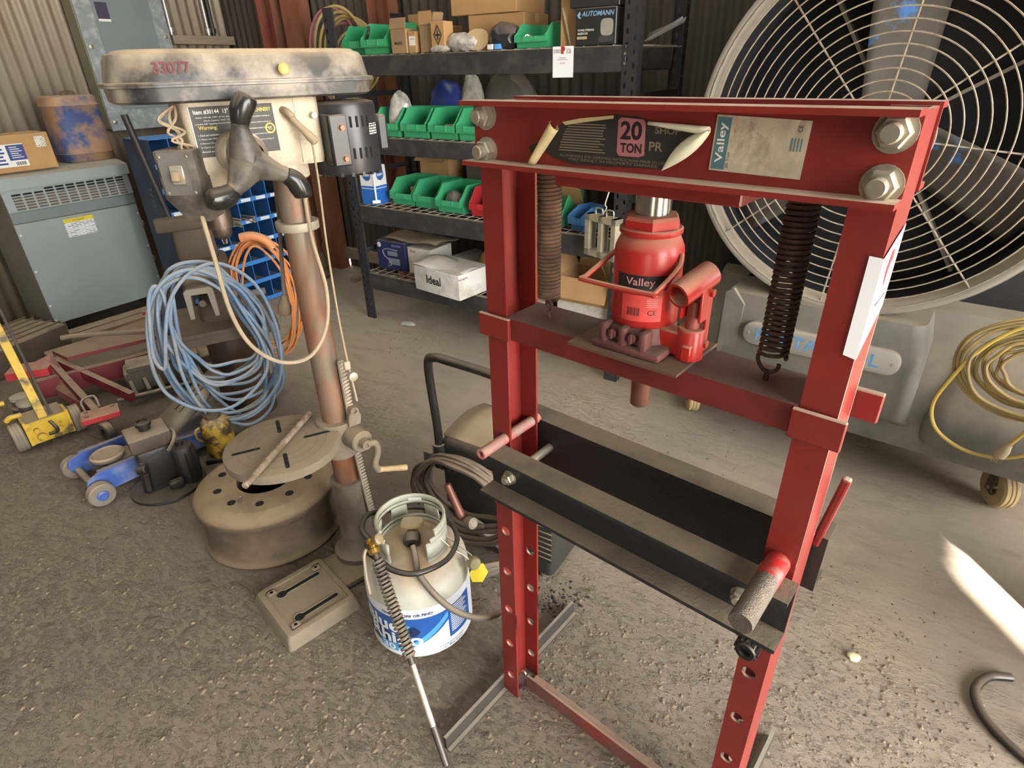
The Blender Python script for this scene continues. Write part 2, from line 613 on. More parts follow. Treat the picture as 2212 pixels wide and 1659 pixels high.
def channel_post(name, u, v, w, d, h, m, rz=YR):
    """upright C-channel, web towards the wall"""
    g = G()
    t = 0.009
    g.bx(-w / 2, w / 2, -t, 0, 0, h)
    g.bx(-w / 2, -w / 2 + t, -d, -t, 0, h)
    g.bx(w / 2 - t, w / 2, -d, -t, 0, h)
    return struct(place(g.obj(name, m, None, smooth=0), room(u, v), rz))
channel_post('trim_1', -4.478, 3.47, 0.18, 0.10, ZR - 0.03, m_redsteel)
g = G().bx(-0.1, 0.1, -0.10, 0, 0, ZR - 0.03)
struct(place(g.obj('trim_2', m_redsteel2, None, smooth=0), room(-4.18, 3.47), YR))
channel_post('trim_3', -3.3, 3.47, 0.2, 0.09, ZR - 0.03, m_redsteel2)
channel_post('trim_4', 0.55, 3.47, 0.2, 0.09, ZR - 0.03, m_redsteel2)
# girts
for i, (u0, u1, z) in enumerate(((UL + .1, UR - .1, 0.13), (UL + .1, UR - .1, 1.02), (-3.0, UR - .1, 2.35))):
    g = G().sweep([(-.02, -.045), (.02, -.045), (.02, .045), (-.02, .045)], (u0, VB - 0.035, z), (u1, VB - 0.035, z))
    struct(place(g.obj('trim_%d' % (5 + i), m_wood, None, smooth=0), (0, 0, 0), YR))
g = G().sweep([(-.05, -.03), (.05, -.03), (.05, .03), (-.05, .03)], (UL + .065, 2.95, 1.79), (UL + .065, VB - .02, 1.79))
struct(place(g.obj('trim_8', m_wood, None, smooth=0), (0, 0, 0), YR))
# conduits by the panel
m_cond = mat('zinc_conduit', 'b8b6b0', 0.4, 0.7, 0.1)
m_blackpipe = mat('black_pipe', '26262a', 0.5, 0, 0.15, dust=0.4)
for i, (v, r, mm, lab) in enumerate(((2.985, 0.018, m_cond, 'zinc conduit running up beside the grey breaker panel'), (3.30, 0.014, m_cond, 'pale thin conduit rising from the wooden ledge'), (3.345, 0.016, m_blackpipe, 'black conduit rising from the wooden ledge'))):
    g = G().cyl((0, 0, 0), (0, 0, ZR - 1.85), r, n=12)
    g.lathe([(r * 1.5, 0.0), (r * 1.5, 0.03), (r, 0.035)], T(0, 0, 0.02), 12)
    o = g.obj('conduit', mm)
    place(o, room(UL + 0.05, v, 1.825))
    tag(o, lab, 'conduit')
# ================================================================ red hydraulic shop press
m_red = mat('press_red_paint', '771312', 0.36, 0.0, 0.14, 11, dust=1.0, dustcol='ad9a86', bump=0.05, bscale=90, col2='6e2018', mix2=0.22, scale2=22, sharp2=0.08)
m_redd = mat('press_red_grimy', '651614', 0.6, 0.0, 0.25, 14, dust=0.95, dustcol='57463a', bump=0.15, bscale=120)
m_zinc = mat('zinc_hardware', 'b9b3a2', 0.38, 0.85, 0.15, 20, dust=0.25)
m_bedblk = mat('black_bed_steel', '1d1b1b', 0.5, 0.0, 0.3, 12, dust=0.93, dustcol='6f6150', bump=0.25, bscale=140)
m_rust = mat('rusty_spring', '6a4c38', 0.85, 0.1, 0.25, 40, col2='3c2a20', mix2=0.4, scale2=30, dust=0.3)
m_rustd = mat('dark_spring', '3a2620', 0.7, 0.3, 0.25, 40, dust=0.1)
m_pinred = mat('worn_red_pin', 'b0605a', 0.55, 0.1, 0.2, 30, col2='8d857a', mix2=0.35, scale2=28, dust=0.3)
m_knurl = mat('knurled_steel', '6b645a', 0.45, 0.7, 0.2, 60, bump=0.5, bscale=400, dust=0.2)
m_pinband = mat('pin_red_paint', 'a81f1d', 0.45, 0, 0.2, 40, col2='6b645a', mix2=0.3, scale2=60)
m_blackbolt = mat('black_oxide_bolt', '2a2828', 0.45, 0.6, 0.2, 30, dust=0.2)
m_brownrail = mat('scuffed_base_rail', '6b4038', 0.7, 0.0, 0.2, 10, dust=0.7, col2='8d2a22', mix2=0.3, scale2=6)
m_foot = mat('worn_black_foot', '35302a', 0.6, 0.1, 0.3, 12, dust=1.0, dustcol='938a7b')
press = thing('shop_press', 'red steel hydraulic shop press with coil springs and black bed', 'shop press', (-.0432, 1.0546, 0), -.7217)
PW, PD, PH = 0.62, 0.093, 1.50
holes = [(0.026, 0.082 + 0.1295 * k, 0.0125, 0.0125) for k in range(7)]
for side in (0, 1):
    g = G()
    t = 0.0055
    X = (lambda m: m) if side == 0 else (lambda m: T(PW, 0, 0) @ Matrix.Scale(-1, 4, (1, 0, 0)) @ m)
    RX = Matrix.Rotation(PI / 2, 4, 'X')  # plate xy -> xz, thickness towards -y
    g.holed(0.0477, PH, holes, t, X(T(0, t, 0) @ RX))
    g.holed(0.0477, PH, holes, t, X(T(0, PD, 0) @ RX))
    g.bx(0, t, t, PD - t, 0, PH, X(Matrix()))
    # foot gusset
    g.prism([(0.0477, 0.0), (0.075, 0.0), (0.0477, 0.03)], 0.042, 0.047, X(Matrix.Rotation(PI / 2, 4, 'X') @ T(0, 0, -0.089)))
    g.obj('post', m_red, press, smooth=30)
def channel(x0, x1, yw, dirn, d, z0, z1, t=0.006, tf=0.007):
    g = G()
    prof_in = dirn
    g.bx(x0, x1, yw, yw + prof_in * t, z0, z1)
    for z in (z0, z1 - tf):
        g.bx(x0, x1, yw + prof_in * t, yw + prof_in * d, z, z + tf)
    bmesh.ops.remove_doubles(g.bm, verts=list(g.bm.verts), dist=1e-6)
    return g
channel(-.003, PW + .003, -.001, -1, .040, 1.408, 1.504).obj('crossbeam', m_red, press, smooth=0)
channel(-.003, PW + .003, .094, 1, .032, 1.408, 1.504).obj('crossbeam', m_red, press, smooth=0)
G().bx(.165, .455, -.012, .108, 1.387, 1.408, bev=.002).obj('head_plate', m_red, press, smooth=0)
for (x, z) in ((.024, 1.481), (.024, 1.428), (.601, 1.481), (.601, 1.428)):
    g = hexhead(G(), face_M(x, -.007, z, '-y'), r=.0175, h=.014, wr=.0215, stud=.011, sr=.0105)
    g.obj('nut_and_washer', m_zinc, press, smooth=25)
    g = hexhead(G(), face_M(x, .1, z, '+y'), r=.0175, h=.012, wr=.0215)
    g.obj('bolt_head', m_zinc, press, smooth=25)
# sliding bolster bar with collars round the posts
g = G()
g.bx(.049, .571, -.004, .002, 1.096, 1.139)
g.bx(.049, .571, .091, .097, 1.096, 1.139)
g.bx(.049, .571, .002, .091, 1.132, 1.139)
bar = g.obj('bolster_bar', m_redd, press, smooth=0)
for x0, x1 in ((-.013, .062), (.566, .634)):
    for y0, y1 in ((-.0115, -.0035), (.0965, .1085)):
        x1 = x1 + .02 if (y0 > 0 and x0 > .5) else x1
        G().bx(x0, x1, y0, y1, 1.093, 1.1385, bev=.0015).obj('collar_plate', m_red, press, smooth=0)
G().cyl((.31, .05, 1.132), (.31, .05, 1.024), .0165, n=24, bev=.002).obj('press_pin', mat('worn_pin', '6e4a3c', 0.45, 0.6, 0.3, 25), press)
def spring(x, y, z0, z1, r, wr, turns, stretch=None):
    pts = []
    n = turns * 14
    for i in range(n + 1):
        f = i / n
        zf = f if stretch is None else f ** stretch
        a = 2 * PI * turns * f
        pts.append((x + r * math.cos(a), y + r * math.sin(a), z0 + (z1 - z0) * zf))
    return G().tube(pts, wr, 6)
sp1 = spring(.113, .045, 1.178, 1.404, .0185, .0032, 34).obj('return_spring', m_rust, press)
G().tube(smoothpath([(.113, .045, 1.139), (.113, .045, 1.152), (.119, .045, 1.157), (.119, .045, 1.166), (.113, .045, 1.170), (.107, .045, 1.166)], 5), .0028, 8).obj('eye_bolt', m_rust, sp1)
G().tube(smoothpath([(.1315, .045, 1.180), (.122, .045, 1.176), (.110, .045, 1.176), (.108, .045, 1.164), (.114, .045, 1.159)], 5), .0028, 8).obj('spring_hook', m_rust, sp1)
sp2 = spring(.513, .045, 1.178, 1.404, .0185, .0030, 30, 0.93).obj('return_spring', m_rustd, press)
G().tube(smoothpath([(.4945, .045, 1.180), (.494, .045, 1.168), (.502, .045, 1.156), (.514, .045, 1.153), (.523, .045, 1.160), (.524, .045, 1.168)], 5), .003, 8).obj('spring_hook', m_rustd, sp2)
G().cyl((.51, .045, 1.139), (.51, .045, 1.155), .004, n=10).obj('eye_bolt', m_rustd, sp2)
# bed: two black channels, tie bolts, locating pins
channel(.012, .632, -.012, -1, .050, .745, .855, .007, .008).obj('bed_channel', m_bedblk, press, smooth=0)
channel(.0, .64, .104, 1, .052, .745, .862, .007, .008).obj('bed_channel', m_bedblk, press, smooth=0)
for x in (.062, .557):
    hexhead(G(), face_M(x, -.019, .785, '-y'), r=.0135, h=.012, wr=.016, stud=.006, sr=.008).obj('tie_bolt_nut', m_zinc, press, smooth=25)
    G().cyl((x + .012, -.012, .80), (x + .012, .104, .80), .0095, n=14).obj('spacer_rod', m_zinc, press)
G().pipe((.0345, -.075, .862), (.0345, .108, .862), .0115, .007, 16).obj('bed_pin', m_pinred, press)
G().lathe([(.004, 0), (.0165, 0), (.0175, .002), (.0175, .148), (.0165, .15), (.0165, .20), (.0, .20)], align(Vector((.5955, -.152, .872)), Vector((.5955, .1, .868))), 24).obj('knurled_bed_pin', m_knurl, press)
G().lathe([(.0168, .098), (.0181, .100), (.0181, .1495), (.017, .152)], align(Vector((.5955, -.152, .872)), Vector((.5955, .1, .868))), 24, cap=False).obj('red_pin_band', m_pinband, press)
bm_ = align(Vector((.594, .02, .729)), Vector((.594, -.2, .729)))
g = G().lathe([(.010, 0), (.010, .062), (.020, .062), (.0205, .066), (.0165, .067), (.0165, .090), (.015, .093), (.009, .093), (.009, .086), (0, .086)], bm_, 24, cap=False)
for k in range(12):
    a = 2 * PI * k / 12
    g.box((.0165 * math.cos(a), .0165 * math.sin(a), .078), (.005, .005, .022), bm_)
g.obj('support_bolt', m_blackbolt, press)
# base rail and feet
g = G().bx(.0477, PW - .0477, .040, .046, 0.002, .052).bx(.0477, PW - .0477, .046, .085, .002, .008)
g.obj('base_rail', m_brownrail, press, smooth=0)
for x, s_ in ((-.001, -1), (PW + .001, 1)):
    g = G().bx(x, x + s_ * .009, -.225, .336, 0, .048).bx(x - s_ * .001, x - s_ * .012, -.225, -.002, 0, .006).bx(x - s_ * .001, x - s_ * .012, .095, .336, 0, .006)
    g.obj('foot', m_foot, press, smooth=0)
hexhead(G(), face_M(.03, .052, .04, '-y'), r=.008, h=.006).obj('base_bolt', m_zinc, press, smooth=25)
# slanted brace behind the right post
G().sweep([(-.007, -.007), (.007, -.007), (.007, .007), (-.007, .007)], (.640, .108, .985), (.622, .108, .84), (0, 1, 0)).bevel(.004, 2).obj('brace', m_red, press, smooth=0)

# decals -----------------------------------------------------------------
m_dec = print_mat('black_warning_print', '2a2723', '9b948a', 150, 0.5, 34)
m_deck = mat('black_decal', '231f1d', 0.6, 0, 0.2, 30, dust=0.3, dustcol='8a7c6a')
m_back = mat('decal_paper_back', 'c3b283', 0.7, 0, 0.15, 12)
m_backw = mat('decal_paper_back_pale', 'd9d6ba', 0.7, 0, 0.1, 12)
m_pink = mat('faded_red_badge', 'a06468', 0.6, 0, 0.15, 20)
m_ink = mat('black_ink', '161414', 0.6, 0, 0.05)
m_tan = mat('faded_tan_ink', '7d7160', 0.7, 0, 0.1)
m_whiteink = mat('white_ink', 'd8d4cb', 0.6, 0, 0.05)
yw = -.0078
dec = thing('decal', '', '') if 0 else None
def flat(poly, m, name, parent, y=yw, t=.0006):
    return G().prism([(p[0], p[1]) for p in poly], 0, t, face_M(0, y, 0, '-y')).obj(name, m, parent, smooth=0)
d1 = flat([(.146, 1.434), (.160, 1.427), (.196, 1.420), (.345, 1.424), (.356, 1.449), (.366, 1.462), (.400, 1.474), (.330, 1.479), (.300, 1.487), (.266, 1.4885), (.262, 1.488), (.205, 1.479), (.176, 1.474), (.162, 1.462)], m_deck, 'warning_decal', press)
for k in range(11):
    z = 1.474 - k * .0036
    x0 = .186 - (k * .0018) + random.uniform(0, .003)
    x1 = .252 - random.uniform(0, .012)
    flat([(x0, z), (x1, z), (x1, z + .0013), (x0, z + .0013)], m_tan, 'print_line', d1, yw - .0007, .0002)
for z, x0, x1 in ((1.4315, .172, .345), (1.4268, .19, .335)):
    text('ALL WARNINGS AND OPERATING INSTRUCTIONS PRIOR TO USE' if z > 1.43 else 'MAY RESULT IN PROPERTY DAMAGE', m_tan, d1, face_M((x0 + x1) / 2, yw - .0009, z, '-y'), x1 - x0, .0034)
flat([(.176, 1.4765), (.206, 1.482), (.262, 1.4875), (.262, 1.4835), (.208, 1.4765), (.182, 1.4725)], m_back, 'paper_edge', d1, yw - .0006, .0006)
g = G()
bad = [(.269 + .006, 1.4365), (.311 - .006, 1.4365), (.3135, 1.4395), (.312, 1.480), (.309, 1.4835), (.275, 1.4855), (.2705, 1.482), (.2705, 1.441)]
flat(bad, m_pink, 'badge', d1, yw - .0008, .0004)
text('20', m_ink, d1, face_M(.2915, yw - .0015, 1.4695, '-y'), .033, .0235, bold=.03)
text('TON', m_ink, d1, face_M(.2925, yw - .0015, 1.4475, '-y'), .033, .0125, bold=.03)
text('PR', m_tan, d1, face_M(.330, yw - .0015, 1.4515, '-y'), .020, .0115, bold=.02)
text('SHOP', m_tan, d1, face_M(.345, yw - .0015, 1.4715, '-y'), .036, .0085, bold=.02)
# curled left corner: paper rolled forward
def curl(a, b):
    ang = b * 1.5 * PI
    p0 = Vector((.110 + .058 * a, 0, 1.416 + .056 * a))
    r = .0035 + .0035 * a
    return (p0.x + .016 * (1 - a) + r * math.sin(ang) * .9, -.010 - r * (1 - math.cos(ang)) - .010 * (1 - a) * b, p0.z - r * math.sin(ang) * .9)
G().grid(8, 14, curl).obj('curled_corner', m_back, d1, smooth=60, fix=False, solid=.0004)
# folded right corner
def fold(a, b):
    q3 = lambda p, c, e: p * (1 - a) ** 2 + c * 2 * a * (1 - a) + e * a * a
    P = q3(Vector((.344, 0, 1.423)), Vector((.392, 0, 1.444)), Vector((.405, 0, 1.474)))
    Q = q3(Vector((.344, 0, 1.423)), Vector((.362, 0, 1.470)), Vector((.405, 0, 1.476)))
    X = P * (1 - b) + Q * b
    return (X.x, -.010 - .012 * math.sin(PI * b) * a - .004, X.z)
G().grid(8, 8, fold).obj('folded_corner', m_backw, d1, smooth=60, fix=False, solid=.0004)
def roll(a, b):
    ang = b * 1.7 * PI
    r = .0025 + .004 * a
    c = Vector((.318 + .085 * a, -.010, 1.480 - .006 * a))
    return (c.x, c.y - r * (1 - math.cos(ang)), c.z + r * math.sin(ang) * .8)
G().grid(8, 12, roll).obj('rolled_edge', m_backw, d1, smooth=60, fix=False, solid=.0004)
flat([(.113, 1.440), (.128, 1.446), (.142, 1.446), (.140, 1.436), (.124, 1.434), (.118, 1.428)], m_deck, 'torn_scrap', d1)
# maker's sticker
m_crm = mat('aged_cream_sticker', 'b8ad97', 0.55, 0.15, 0.12, 25, bump=0.35, bscale=60, col2='8f836d', mix2=0.25, scale2=18)
m_teal = mat('teal_sticker_ink', '4d7076', 0.5, 0, 0.1, 20)
d2 = flat([(.406, 1.4285), (.517, 1.426), (.5185, 1.4885), (.4085, 1.4925)], m_crm, 'maker_sticker', press)
flat([(.4085, 1.4305), (.4255, 1.430), (.4275, 1.4895), (.4105, 1.490)], m_teal, 'teal_block', d2, yw - .0007, .0003)
text('Valley', m_whiteink, d2, face_M(.4185, yw - .0012, 1.461, '-y') @ Matrix.Rotation(PI / 2, 4, 'Z'), .046, .0125, bold=.01)
text('20 Ton', m_ink, d2, face_M(.4285, yw - .001, 1.441, '-y') @ Matrix.Rotation(PI / 2, 4, 'Z'), .018, .0032)
text('CE', m_ink, d2, face_M(.5075, yw - .001, 1.480, '-y') @ Matrix.Rotation(PI / 2, 4, 'Z'), .007, .005)
for k in range(4):
    flat([(.500 + k * .0035, 1.456), (.5015 + k * .0035, 1.456), (.5015 + k * .0035, 1.470), (.500 + k * .0035, 1.470)], m_teal, 'print_line', d2, yw - .0008, .0002)
# auction lot tag wrapped round the right post
m_tagw = mat('white_lot_tag', 'e9ebf0', 0.6, 0, 0.03)
m_tagr = mat('tag_red_ink', 'b02a33', 0.6, 0, 0.05)
g = G()
g.add([(PW + .0015, -.0015, 1.2225), (PW + .0015, .085, 1.268), (PW + .0015, .085, 1.372), (PW + .0015, -.0015, 1.349)], [(0, 1, 2, 3)])
g.add([(PW + .0015, -.0015, 1.2225), (PW + .0015, -.0015, 1.349), (.6065, -.0018, 1.350), (.6065, -.0018, 1.2255)], [(0, 1, 2, 3)])
bmesh.ops.remove_doubles(g.bm, verts=list(g.bm.verts), dist=1e-6)
lt = g.obj('lot_tag', m_tagw, press, smooth=0, fix=False, solid=.0004)
xx = PW + .0022
G().prism([(.030, 1.327), (.040, 1.345), (.036, 1.348), (.052, 1.350), (.056, 1.336), (.048, 1.332), (.044, 1.322), (.040, 1.302)], 0, .0002, face_M(xx, 0, 0, '+x')).obj('red_emblem', m_tagr, lt, smooth=0)
text('Auctions', m_ink, lt, face_M(xx, .045, 1.297, '+x'), .04, .006)
G().prism([(.018, 1.287), (.07, 1.290), (.07, 1.2885), (.018, 1.2855)], 0, .0002, face_M(xx, 0, 0, '+x')).obj('print_line', m_ink, lt, smooth=0)
text('Lot #:', m_tagr, lt, face_M(xx, .044, 1.278, '+x'), .03, .007)
text('33054', m_ink, lt, face_M(xx, .017, 1.333, '+x') @ Matrix.Rotation(.15, 4, 'Z'), .022, .007)
text('3/26', m_ink, lt, face_M(xx, .068, 1.350, '+x') @ Matrix.Rotation(.15, 4, 'Z'), .016, .008)

# ================================================================ bottle jack standing in the press
PM = Matrix.Translation((-.0432, 1.0546, 0)) @ Matrix.Rotation(-.7217, 4, 'Z')
m_jred = mat('bottle_jack_red', 'a01a18', 0.32, 0, 0.1, 12, dust=0.85, dustcol='b08d72')
m_jdark = mat('grimy_jack_base', '5e3532', 0.6, 0, 0.25, 18, dust=0.85, dustcol='5d4b3f', bump=0.2, bscale=80)
m_chr = mat('bright_ram_steel', 'c8c4b8', 0.18, 0.95, 0.08)
jk = thing('bottle_jack', 'red bottle jack with black maker label standing on the press bar', 'bottle jack', PM @ Vector((.303, .05, 1.1395)), -.7217)
pl = G().bx(-.092, .104, -.082, .062, 0, .005).obj('base_plate', mat('brown_steel_plate', '5a4034', 0.7, 0.1, 0.2, 10, dust=0.9, dustcol='65513f'), jk, smooth=0)
g = G()
g.box((0.006, -.012, .0125), (.122, .115, .015), bev=.006, seg=2)
g.lathe([(.058, .018), (.055, .03), (.053, .046)], None, 32)
for x in (-.034, .0, .036):
    g.box((x, -.056, .032), (.014, .026, .034), bev=.005, seg=2)
g.box((.0, -.05, .03), (.07, .012, .026), bev=.004)
cb = g.obj('cast_base', m_jdark, jk)
for x in (-.018, .017):
    g = G().cyl((x, -.05, .034), (x, -.067, .034), .0075, n=12, bev=.001)
    g.box((x, -.068, .034), (.003, .004, .016))
    g.obj('release_valve', m_jdark, cb)
G().lathe([(.051, .044), (.053, .048), (.053, .158), (.0515, .166), (.046, .178), (.041, .183), (.046, .184), (.0475, .186), (.0475, .192), (.045, .194)], None, 40).obj('body', m_jred, jk)
G().lathe([(.045, .193), (.045, .206), (.041, .211), (.03, .212)], None, 6).obj('hex_cap', m_jred, jk, smooth=20)
G().lathe([(.0265, .205), (.0265, .248)], None, 28).obj('ram', m_chr, jk)
# carrying bail
def arc_pts():
    pts = [(-.053, .0, .150), (-.060, -.02, .140), (-.064, -.075, .122), (-.062, -.084, .119), (.050, -.084, .119), (.057, -.078, .121), (.060, -.02, .142), (.054, .0, .158)]
    return pts
bail = G().tube(smoothpath(arc_pts(), 4), .0042, 8).obj('carry_bail', m_jred, jk)
# pump and handle socket
pu = G()
pu.lathe([(.021, .006), (.021, .052), (.019, .055)], T(.090, -.014, 0), 18)
pu.box((.064, -.014, .027), (.05, .03, .04), bev=.003).box((.095, -.034, .020), (.016, .012, .026), bev=.002)
pump = pu.obj('pump_cylinder', m_jred, jk)
G().lathe([(.011, .053), (.011, .098)], T(.090, -.014, 0), 14).obj('pump_plunger', mat('plunger_steel', '9a5048', 0.4, 0.3, 0.2), jk)
g = G()
a0, a1 = Vector((.082, -.060, .116)), Vector((.098, .006, .136))
g.pipe(a0, a1, .0195, .0155, 22)
sock = g.obj('handle_socket', m_jred, jk)
g = G()
for s_ in (-1, 1):
    g.box((.092 + s_ * .015, -.018, .096), (.004, .030, .05), rot(0, .0, 0), bev=.001)
g.box((.107, -.004, .062), (.005, .014, .09), bev=.001)
link = g.obj('link_arm', m_jred, jk)
for z in (.112, .03):
    G().cyl((.109, -.006, z), (.114, -.006, z), .006, n=12).obj('rivet', m_jred, link)
# labels on the body
def wrap_label(r, a0, a1, z0, z1, m, name, par, n=14):
    g = G()
    g.grid(n, 1, lambda u, v: (r * math.cos(a0 + (a1 - a0) * u), r * math.sin(a0 + (a1 - a0) * u), z0 + (z1 - z0) * v))
    return g.obj(name, m, par, smooth=60, fix=False)
def wrap_text(body, m, par, r, ac, zc, w, h, bold=0.0, shear=0.0):
    o = text(body, m, par, Matrix(), w, h, bold=bold, shear=shear)
    for v in o.data.vertices:
        a = ac + v.co.x / r
        v.co = Vector((r * math.cos(a), r * math.sin(a), zc + v.co.y))
    return o
ca = math.radians(-62)
lb = wrap_label(.0534, ca - .92, ca + .62, .108, .131, mat('black_label', '1c1a1b', 0.5, 0, 0.1, 30), 'maker_label', jk)
wrap_text('Valley', mat('pink_ink', 'd79aa4', 0.6, 0, 0.05), lb, .0538, ca - .18, .1195, .046, .015, bold=.01)
lb2 = wrap_label(.0534, ca - .7, ca + .5, .058, .100, mat('faded_red_label', 'c4413c', 0.55, 0, 0.12, 40), 'rating_label', jk)
for k in range(11):
    a = ca - .5 + k * .035
    wrap_label(.0537, a, a + (.012 if k % 3 else .022), .067, .080, m_ink, 'bar', lb2, 2)
wrap_text('CE', m_ink, lb2, .0538, ca + .22, .073, .014, .008)
for k in range(5):
    wrap_label(.0537, ca + .05, ca + .38, .082 + k * .003, .0830 + k * .003, mat('pale_pink_ink', 'd9918c', 0.6, 0, 0.05), 'print_line', lb2, 6)
# ================================================================ floor drill press
m_cover = mat('dusty_black_cover', '27292d', 0.42, 0, 0.35, 11, col2='90877a', mix2=0.46, scale2=7, sharp2=0.10, dust=1.0, dustcol='b8a488', bump=0.04, bscale=50)
m_cast = mat('beige_hammertone', 'b3a892', 0.45, 0.1, 0.12, 30, dust=0.6, bump=0.25, bscale=220)
m_castd = mat('dusty_cast_iron', '7a6e5d', 0.8, 0.1, 0.15, 20, dust=0.95, dustcol='8b7b65', bump=0.15, bscale=90)
m_column = mat('rusty_column', '8a5a3d', 0.55, 0.35, 0.25, 14, col2='7d7466', mix2=0.45, scale2=6, sharp2=0.1, bump=0.08, bscale=120, stretch=(1, 1, 0.5))
m_blk = mat('dusty_black_plastic', '2e2d2c', 0.5, 0, 0.2, 14, dust=0.7, col2='655d52', mix2=0.45, scale2=14)
m_gloss = mat('glossy_black_knob', '1e1d1d', 0.22, 0, 0.2, 20, dust=0.3)
m_chuck = mat('brown_chuck_steel', '5d5148', 0.42, 0.75, 0.2, 25, dust=0.35)
m_motor = mat('black_motor_paint', '26272b', 0.33, 0.1, 0.2, 8, dust=0.7)
m_wire = mat('beige_cord', 'a08f76', 0.7, 0, 0.12, 20)
m_gcord = mat('grey_cord', '6f665d', 0.75, 0, 0.15, 20)
m_rack = mat('pale_gear_rack', 'b0a592', 0.5, 0.3, 0.1, 20, dust=0.4)
dp = thing('drill_press', 'dusty floor drill press with black belt cover and round slotted table', 'drill press', (-.565, 1.6, 0), .68)
# base
def rrect(x0, x1, y0, y1, r, n=5):
    out = []
    for cx, cy, a in ((x1 - r, y1 - r, 0), (x0 + r, y1 - r, PI / 2), (x0 + r, y0 + r, PI), (x1 - r, y0 + r, 1.5 * PI)):
        for i in range(n + 1):
            out.append((cx + r * math.cos(a + PI / 2 * i / n), cy + r * math.sin(a + PI / 2 * i / n)))
    return out
def loft(g, rings, M=None):
    """closed rings of equal point count [(poly, z)], capped"""
    n = len(rings[0][0])
    vs = [(x, y, z) for poly, z in rings for x, y in poly]
    fs = []
    for j in range(len(rings) - 1):
        for i in range(n):
            fs.append((j * n + i, j * n + (i + 1) % n, (j + 1) * n + (i + 1) % n, (j + 1) * n + i))
    fs.append(tuple(range(n - 1, -1, -1)))
    fs.append(tuple(range((len(rings) - 1) * n, len(rings) * n)))
    return g.add(vs, fs, M)
BM = T(-.243, -.098, 0) @ Matrix.Rotation(.07, 4, 'Z')
g = G()
loft(g, [(rrect(-.128, .122, -.135, .135, .012), 0), (rrect(-.122, .118, -.128, .128, .014), .03), (rrect(-.115, .112, -.122, .122, .016), .044), (rrect(-.108, .106, -.115, .115, .014), .046), (rrect(-.097, .097, -.104, .104, .004), .046), (rrect(-.097, .097, -.104, .104, .004), .0395)], BM)
base = g.obj('base', m_castd, dp, smooth=40)
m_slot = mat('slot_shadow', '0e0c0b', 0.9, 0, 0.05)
for y in (-.066, .062):
    g = G()
    pts = [(.075, y - .009), (.080, y), (.075, y + .009), (-.040, y + .009)]
    pts += [(-.055 + .0175 * math.cos(a), y + .0175 * math.sin(a)) for a in [math.radians(q) for q in (30, 60, 90, 120, 150, 180, 210, 240, 270, 300, 330)]]
    pts += [(-.040, y - .009)]
    g.prism(pts, .0385, .0399, BM)
    sl = g.obj('slot', m_slot, base, smooth=0)
    rim = G()
    m_ = len(pts)
    for i in range(m_):
        p, q = Vector(pts[i]), Vector(pts[(i + 1) % m_])
        rim.tube([(p.x, p.y, .041), (q.x, q.y, .041)], .0018, 5, M=BM)
    rim.obj('slot_rim', m_castd, base)
for x, y in ((-.078, -.088), (-.078, .088), (.08, .088)):
    g = G().box((x, y, .0425), (.03, .022, .008), BM, bev=.003)
    g.lathe([(.005, .0466), (.0, .0466)], BM @ T(x, y, 0), 10)
    g.obj('corner_lug', m_castd, base)
G().box((-.08, -.045, .0125), (.20, .17, .025), bev=.006, seg=2).obj('rear_base', m_castd, dp)
G().lathe([(.088, .0), (.088, .045), (.075, .055), (.056, .09), (.054, .33), (.056, .345), (.041, .345)], None, 32).obj('column_flange', mat('worn_grey_flange', '7d7263', 0.55, 0.25, 0.2, 7, dust=0.4, col2='5a5048', mix2=0.4), dp)
G().cyl((0, 0, .30), (0, 0, 1.33), .0395, n=36).obj('column', m_column, dp)
# clamp ring on the column
g = G().lathe([(.040, 1.178), (.055, 1.178), (.056, 1.18), (.056, 1.198), (.055, 1.2), (.040, 1.2)], None, 36, cap=False)
g.obj('clamp_ring', mat('cast_ring', 'a39a86', 0.6, 0.3, 0.12, 20, dust=0.3), dp)
# rack
g = G()
pts = [(.030 + .012 * max(0, (.45 - z)) / .3, -.048 - .05 * max(0, (.42 - z)) ** 1.2, z) for z in [.20 + .012 * k for k in range(50)]]
for i in range(len(pts) - 1):
    p, q = Vector(pts[i]), Vector(pts[i + 1])
    g.sweep([(-.009, -.004), (.009, -.004), (.009, .004), (-.009, .004)], p, q, (0.25, -1, 0))
    c = (p + q) / 2
    g.box((c.x + .004, c.y - .0065, c.z), (.016, .006, .005))
g.obj('gear_rack', m_rack, dp)
# table
TC = Vector((-.178, -.012))
TM = T(TC.x, TC.y, 0) @ Matrix.Rotation(-.25, 4, 'Z')
g = G()
g.lathe([(.0, .535), (.150, .535), (.166, .540), (.1675, .563), (.1665, .567), (.160, .5695), (.012, .5695), (.012, .560), (0, .560)], TM, 64, cap=False)
table = g.obj('table', m_castd, dp)
for k in range(3):
    r = .075 + .027 * k
    G().lathe([(r, .5692), (r + .0006, .5702), (r + .0012, .5692)], TM, 64, cap=False).obj('scribed_ring', mat('ring_mark', '6f6250', 0.9, 0, 0.1), table)
for k in range(4):
    R_ = TM @ Matrix.Rotation(PI / 2 * k, 4, 'Z')
    g = G().prism(rrect(.062, .142, -.006, .006, .0058, 4), .5690, .5700, R_)
    g.obj('table_slot', m_slot, table, smooth=0)
G().lathe([(.05, .515), (.055, .536)], TM, 24).box((-.07, 0, .515), (.16, .07, .04), T(0, 0, 0), bev=.008).obj('table_arm', m_castd, dp)
